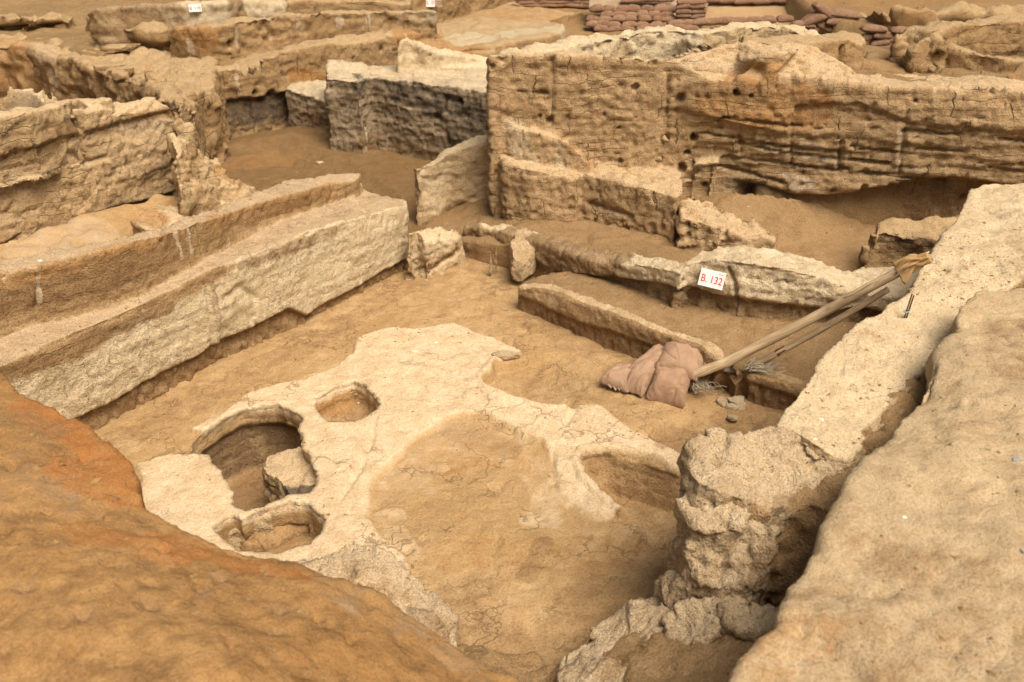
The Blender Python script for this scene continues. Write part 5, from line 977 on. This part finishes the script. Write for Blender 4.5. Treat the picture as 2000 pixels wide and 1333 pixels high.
v, fc = bag_mesh(.40, .18, .10, 77); o = mobj('plastic_sack', v, fc, M['rag']); o.location = at(1428, 716, .16); o.rotation_euler = (.1, .1, -.5); tag(o, 'limp empty whitish sack squeezed between the poles and the kerb', 'sack')
# ---- number signs
def sign(px, py, z, wpx, hpx, text, label, tiltz, lean, roll=0, piece_=None, off=.02, size=None, Y=None):
    if piece_ is not None:
        loc, nn = hit(piece_, px, py)
        if loc is None: loc = Vector(W(px, py, z))
    else:
        r = ray(px, py); t = Y/r[1]; loc = Vector((r[0]*t, Y, CH+r[2]*t))
    dist = (loc-Vector((0, 0, CH))).length; w = wpx*dist/F*.985; h = hpx*dist/F*1.06
    root = empty('number_sign', loc+Vector((0, -off, 0)), tiltz); root.rotation_euler = (lean, roll, tiltz)
    t_ = .006; x, y = w/2, h/2
    V = [(-x, -t_, -y), (x, -t_, -y), (x, -t_, y), (-x, -t_, y), (-x, t_, -y), (x, t_, -y), (x, t_, y), (-x, t_, y)]
    b = mobj('sign_board', V, [(0, 1, 2, 3), (5, 4, 7, 6), (4, 0, 3, 7), (1, 5, 6, 2), (3, 2, 6, 7), (4, 5, 1, 0)], M['white'], root, smooth=False)
    cu = bpy.data.curves.new('lettering', 'FONT'); cu.body = text; cu.size = h*.62; cu.extrude = .0012; cu.align_x = 'CENTER'; cu.align_y = 'CENTER'; cu.offset = h*.004
    to = bpy.data.objects.new('lettering', cu); COL.objects.link(to); bpy.context.view_layer.update()
    dg = bpy.context.evaluated_depsgraph_get(); me = bpy.data.meshes.new_from_object(to.evaluated_get(dg)); bpy.data.objects.remove(to)
    n = len(me.vertices); P = np.empty(n*3, np.float32); me.vertices.foreach_get('co', P); P = P.reshape(-1, 3)
    P[:, 0] *= min(1.1, (w*.84)/(P[:, 0].max()-P[:, 0].min())); P[:, 1] -= h*.05
    me.vertices.foreach_set('co', P.ravel()); me.materials.clear(); me.materials.append(M['red'])
    to = bpy.data.objects.new('lettering', me); COL.objects.link(to); to.parent = root; to.rotation_euler = (math.pi/2, 0, 0); to.location = (0, -t_-.001, 0)
    if size:                                # the faint small print in the corner
        V = []; Fc = []
        for k in range(5):
            a_ = w*(.22+.05*k); b_ = h*.36; s = len(V); V += [(a_, -t_-.001, b_-.004), (a_+w*.035, -t_-.001, b_-.004), (a_+w*.035, -t_-.001, b_+.004), (a_, -t_-.001, b_+.004)]; Fc.append((s, s+1, s+2, s+3))
        mobj('small_print', V, Fc, M['gstone'], root, smooth=False)
    tag(root, label, 'sign'); return root
gw = [o for o in bpy.data.objects if o.get('label', '').startswith('low eroded mud-brick wall carrying')][0]
sign(1389, 542, .6, 48, 31, 'B. 132', 'white card reading B. 132 in red, pinned on the low wall by the poles', -.30, -.30, .13, gw, .035, size=1)
pw = [o for o in bpy.data.objects if o.get('label', '').startswith('greenish cream plastered wall')][0]
sign(383, 15, 1.5, 22, 12, 'B. 119', 'small white card reading B. 119 in red on the greenish plastered wall', .15, -.15, 0, pw, .05)
rw = [o for o in bpy.data.objects if o.get('label', '').startswith('rough back wall at the top')][0]
sign(841, 4, 1.5, 16, 15, 'B. 120', 'small white card reading B. 120 cut by the top edge of the picture', .1, -.15, 0, rw, .05)
# ---- iron rods tied with twine
rw_ = [o for o in bpy.data.objects if o.get('label', '').startswith('broad pale mud-brick wall')][0]
b0, _ = hit(rw_, 1766, 622)
root = empty('iron_rods', b0); tag(root, 'two short rusty iron rods tied with green twine standing in the right wall', 'iron rods')
hgt = .17
for k in (0, 1):
    o = tube('rod', [Vector((k*.013-.006, 0, -.06)), Vector((k*.013+.018, .0, hgt-.01*k))], [.0048, .0048], 'iron', root, n=8, sub=4)
tube('twine', [Vector((-.014, -.012, .045)), Vector((.012, -.013, .05)), Vector((.026, 0, .052)), Vector((.01, .012, .05)), Vector((-.014, .0, .047))], [.003]*5, 'twine', root, n=6, sub=4)
tube('twine_end', [Vector((-.012, -.01, .05)), Vector((-.02, -.012, .075)), Vector((-.016, -.012, .095))], [.0015]*3, 'twine', root, n=5, sub=4)
# ---- stones
def stone(name, label, cat, c, sx, sy, sz, seed, mat='stone', rz=0, flat=.6):
    bm = bmesh.new(); bmesh.ops.create_icosphere(bm, subdivisions=4, radius=1); P = np.array([v.co[:] for v in bm.verts], np.float32)
    n = P+.35*np.c_[noise(P*1.6+seed, seed), noise(P*1.6+seed, seed+1), noise(P*1.6+seed, seed+2)]+.05*np.c_[noise(P*6, seed+3), noise(P*6, seed+4), noise(P*6, seed+5)]
    n[:, 2] = np.clip(n[:, 2], -.5, flat+.05*noise(P*3, seed))
    for v, q in zip(bm.verts, n): v.co = (q[0]*sx, q[1]*sy, q[2]*sz)
    me = bpy.data.meshes.new(name); bm.to_mesh(me); bm.free(); me.materials.append(M[mat]); me.polygons.foreach_set('use_smooth', [True]*len(me.polygons))
    o = bpy.data.objects.new(name, me); COL.objects.link(o); o.location = c; o.rotation_euler.z = rz
    if label: tag(o, label, cat)
    return o
root = empty('broken_slab', at(1429, 793, -.045)); root.scale = (1.3, 1.3, 1.0); tag(root, 'flat grey stone slab cracked into pieces on the floor between sandbags and right wall', 'broken stone')
for k, (dx, dy, sx, sy, rz) in enumerate([(-.058, .01, .04, .062, .2), (.03, .025, .062, .05, 0), (.045, -.035, .04, .035, .4), (-.01, -.045, .05, .028, -.3)]):
    s = stone('shard', None, None, (dx*1.05, dy*1.05, .02), sx*.86, sy*.86, .045, 20+k, 'stone', rz); s.parent = root
stone('stone_chip', 'small dark wedge of stone lying just below the cracked slab', 'stone', at(1432, 817, -.03), .04, .02, .03, 31, 'stone', -.3)
jm = [o for o in bpy.data.objects if o.get('label', '').startswith('broad blurred grey-tan')][0]
km = [o for o in bpy.data.objects if o.get('label', '').startswith('rusty orange-brown blurred')][0]
def on(pc, px, py): 
    h = hit(pc, px, py)[0]; return h if h is not None else at(px, py, 1.3)
stone('stone', 'blue-grey stone at the right edge set in the grey-tan mass', 'stone', on(jm, 1988, 898), .022, .014, .014, 33, 'gstone')
stone('stone', 'pale grey pebble cut by the right edge below the blue-grey stone', 'stone', on(jm, 1997, 1075), .012, .014, .010, 34, 'gstone')
stone('stone', 'round tan pebble embedded in the grey-tan mass below the far hollow', 'stone', on(jm, 1843, 777), .013, .010, .008, 35, 'grey')
stone('white_chip', 'bright white chip in the middle of the grey-tan mass', 'chip', on(jm, 1767, 1011), .010, .006, .006, 36, 'shell')
stone('white_chip', 'white folded scrap on the right wall near its crack', 'chip', on(rw_, 1604, 820), .013, .011, .008, 37, 'shell')
stone('white_chip', 'tiny white flake beside the diagonal crack of the right wall', 'chip', on(rw_, 1592, 858), .012, .005, .004, 38, 'shell')
stone('white_chip', 'white oval chip on the crest of the left ridge', 'chip', on([o for o in bpy.data.objects if o.get('label', '').startswith('long low terraced')][0], 78, 510), .018, .012, .008, 39, 'shell')
fl = bpy.data.objects['floor']
stone('white_chip', 'white flake low on the pale floor, lower of a pair', 'chip', on(fl, 812, 687), .016, .010, .005, 40, 'shell')
stone('white_chip', 'white flake high on the pale floor, upper of a pair', 'chip', on(fl, 852, 669), .016, .009, .005, 41, 'shell')
stone('white_chip', 'white pebble on the bottom of the round pit', 'chip', on(fl, 700, 787), .009, .009, .008, 42, 'shell')
stone('stone_chip', 'yellowish broken piece lying on the floor of the far trench', 'stone', on(bpy.data.objects['trench_floor'], 624, 319), .05, .03, .035, 43, 'cane')
lw = [o for o in bpy.data.objects if o.get('label', '').startswith('long low terraced')][0]
stone('stone_chip', 'small upright yellowish piece on top of the plastered terrace', 'stone', on(lw, 587, 463), .018, .014, .035, 44, 'cane')
stone('clay_lump', 'small crusted rim fragment at the upper edge of the bare patch in the floor', 'clay lump', on(fl, 990, 694), .11, .05, .03, 45, 'lump', -.1)
stone('stone', 'little brown pebble on the floor left of the kerb', 'stone', on(fl, 987, 606), .025, .02, .02, 46, 'stone')
for k, (x, y) in enumerate([(205, 135), (222, 142), (236, 148), (228, 133), (245, 140)]):
    q = at(x, y, 1.0); s = stone('cobble', 'cobble in the small cluster on the brown slope of the upper left pit side', 'stone', q, .13, .1, .09, 50+k, 'back', k); s['group'] = 'cobbles on the pit side'
q = at(238, 100, 1.0); stone('stone', 'flat slab tilted over a shadowed gap on the upper left slope', 'stone', q+Vector((0, 0, .05)), .25, .15, .06, 58, 'back', .3)
# ---- crumbs and chips scattered over the surfaces
def scatter(name, mat, n, src, smin, smax, seed, wt, lab):
    rs = np.random.RandomState(seed); Vs = []; Fs = []
    base = np.array([(1, 0, 0), (-1, 0, 0), (0, 1, 0), (0, -1, 0), (0, 0, 1), (0, 0, -1)], np.float32); bf = [(0, 2, 4), (2, 1, 4), (1, 3, 4), (3, 0, 4), (2, 0, 5), (1, 2, 5), (3, 1, 5), (0, 3, 5)]
    tot = 0
    for o, k, reg in src:
        me = o.data; m = len(me.vertices); P = np.empty(m*3, np.float32); me.vertices.foreach_get('co', P); P = P.reshape(-1, 3)+np.array(o.location, np.float32)
        Nn = np.empty(m*3, np.float32); me.vertex_normals.foreach_get('vector', Nn); Nn = Nn.reshape(-1, 3)
        ok = (Nn[:, 2] > .75)
        if reg: ok &= reg(P)
        w = ok*(sm(-.3, .8, noise(P*1.3, seed+3))+.05)
        if w.sum() <= 0: continue
        idx = rs.choice(m, k, p=w/w.sum())
        for i in idx:
            s = smin*(smax/smin)**(rs.rand()**2.2); sc = np.array([s*rs.uniform(.6, 1.4), s*rs.uniform(.6, 1.2), s*rs.uniform(.3, .8)]); a_ = rs.rand()*6.3
            R = np.array([[math.cos(a_), -math.sin(a_), 0], [math.sin(a_), math.cos(a_), 0], [0, 0, 1]])
            v = (base*(1+.3*rs.randn(6, 3)))*sc; v = v@R.T+P[i]+np.array([rs.uniform(-.01, .01), rs.uniform(-.01, .01), 0]); b = len(Vs)*6
            Vs.append(v); Fs += [(x+b, y+b, z+b) for x, y, z in bf]
    V = np.concatenate(Vs); o = mobj(name, V.tolist(), Fs, M[mat], smooth=False); tag(o, lab, kind='stuff'); return o
L_ = lambda s: [o for o in bpy.data.objects if o.get('label', '').startswith(s)][0]
trn = bpy.data.objects['trench_floor']; bank = L_('smooth brown earth slope'); plt_ = L_('low earth platform'); gr = bpy.data.objects['ground']
scatter('earth_crumbs', 'dust', 0, [(fl, 3000, lambda P: P[:, 2] > -.08), (trn, 350, None), (bank, 350, None), (plt_, 300, None), (lw, 400, None), (jm, 1200, None), (km, 1600, None), (rw_, 450, None), (L_('loose brown soil'), 300, None), (L_('crumbly soil'), 120, None)], .003, .016, 5, None, 'scattered brown crumbs of soil')
scatter('orange_crumbs', 'orange', 0, [(km, 1500, None)], .004, .022, 15, None, 'loose clods on the orange-brown mass')
scatter('grey_crumbs', 'grey', 0, [(jm, 700, None), (rw_, 300, None)], .003, .014, 16, None, 'loose clods on the right-hand masses')
scatter('pale_chips', 'shell', 0, [(fl, 120, None), (trn, 45, None), (bank, 70, None), (plt_, 70, None), (lw, 60, None), (jm, 30, None), (rw_, 25, None), (gr, 160, lambda P: (P[:, 1] < 20) & (abs(P[:, 0]) < 8))], .002, .008, 9, None, 'scattered white chips')
scatter('gravel', 'ground', 0, [(gr, 2500, lambda P: (P[:, 1] < 20) & (abs(P[:, 0]) < 9))], .01, .05, 12, None, 'loose stones and clods on the far ground')
# ================================================================== LIGHT AND CAMERA
wd = bpy.data.worlds.new('World'); SC.world = wd; wd.use_nodes = True; nt = wd.node_tree
bg = nt.nodes['Background']; sk = nt.nodes.new('ShaderNodeTexSky'); sk.sky_type = 'NISHITA'; sk.sun_disc = False
SUN_EL, SUN_AZ = math.radians(57), math.radians(-60)
sk.sun_elevation = SUN_EL; sk.sun_rotation = math.radians(146); sk.dust_density = 4; sk.air_density = 1.2; sk.ozone_density = .6
wm = mixc(nt, 1.0, sk.outputs[0], (1.0, .865, .70), 'MULTIPLY')       # daylight through the beige shelter roof
nt.links.new(wm, bg.inputs[0]); bg.inputs[1].default_value = .066
sd = bpy.data.lights.new('sun', 'SUN'); sd.energy = 3.1; sd.angle = math.radians(38); sd.color = (1.0, .93, .82)
so = bpy.data.objects.new('sun', sd); COL.objects.link(so)
az = math.radians(146)                                        # clockwise from +Y : from the right, a little behind the camera
dirv = Vector((math.sin(az)*math.cos(SUN_EL), math.cos(az)*math.cos(SUN_EL), math.sin(SUN_EL)))
so.rotation_euler = dirv.to_track_quat('Z', 'Y').to_euler(); so.location = (6, -3, 9)
cd = bpy.data.cameras.new('camera'); cam = bpy.data.objects.new('camera', cd); COL.objects.link(cam)
cam.location = (0, 0, CH); cam.rotation_euler = (math.pi/2-PITCH, 0, 0); cd.sensor_width = 36; cd.lens = F/2000*36; cd.clip_end = 300; cd.clip_start = .05
cd.dof.use_dof = True; cd.dof.focus_distance = 7.6; cd.dof.aperture_fstop = 2.3
SC.camera = cam
SC.view_settings.view_transform = 'Standard'; SC.view_settings.look = 'None'; SC.view_settings.gamma = 1; SC.view_settings.exposure = .86
SC.cycles.max_bounces = 4; SC.cycles.diffuse_bounces = 3; SC.cycles.use_adaptive_sampling = True; SC.cycles.adaptive_threshold = .03
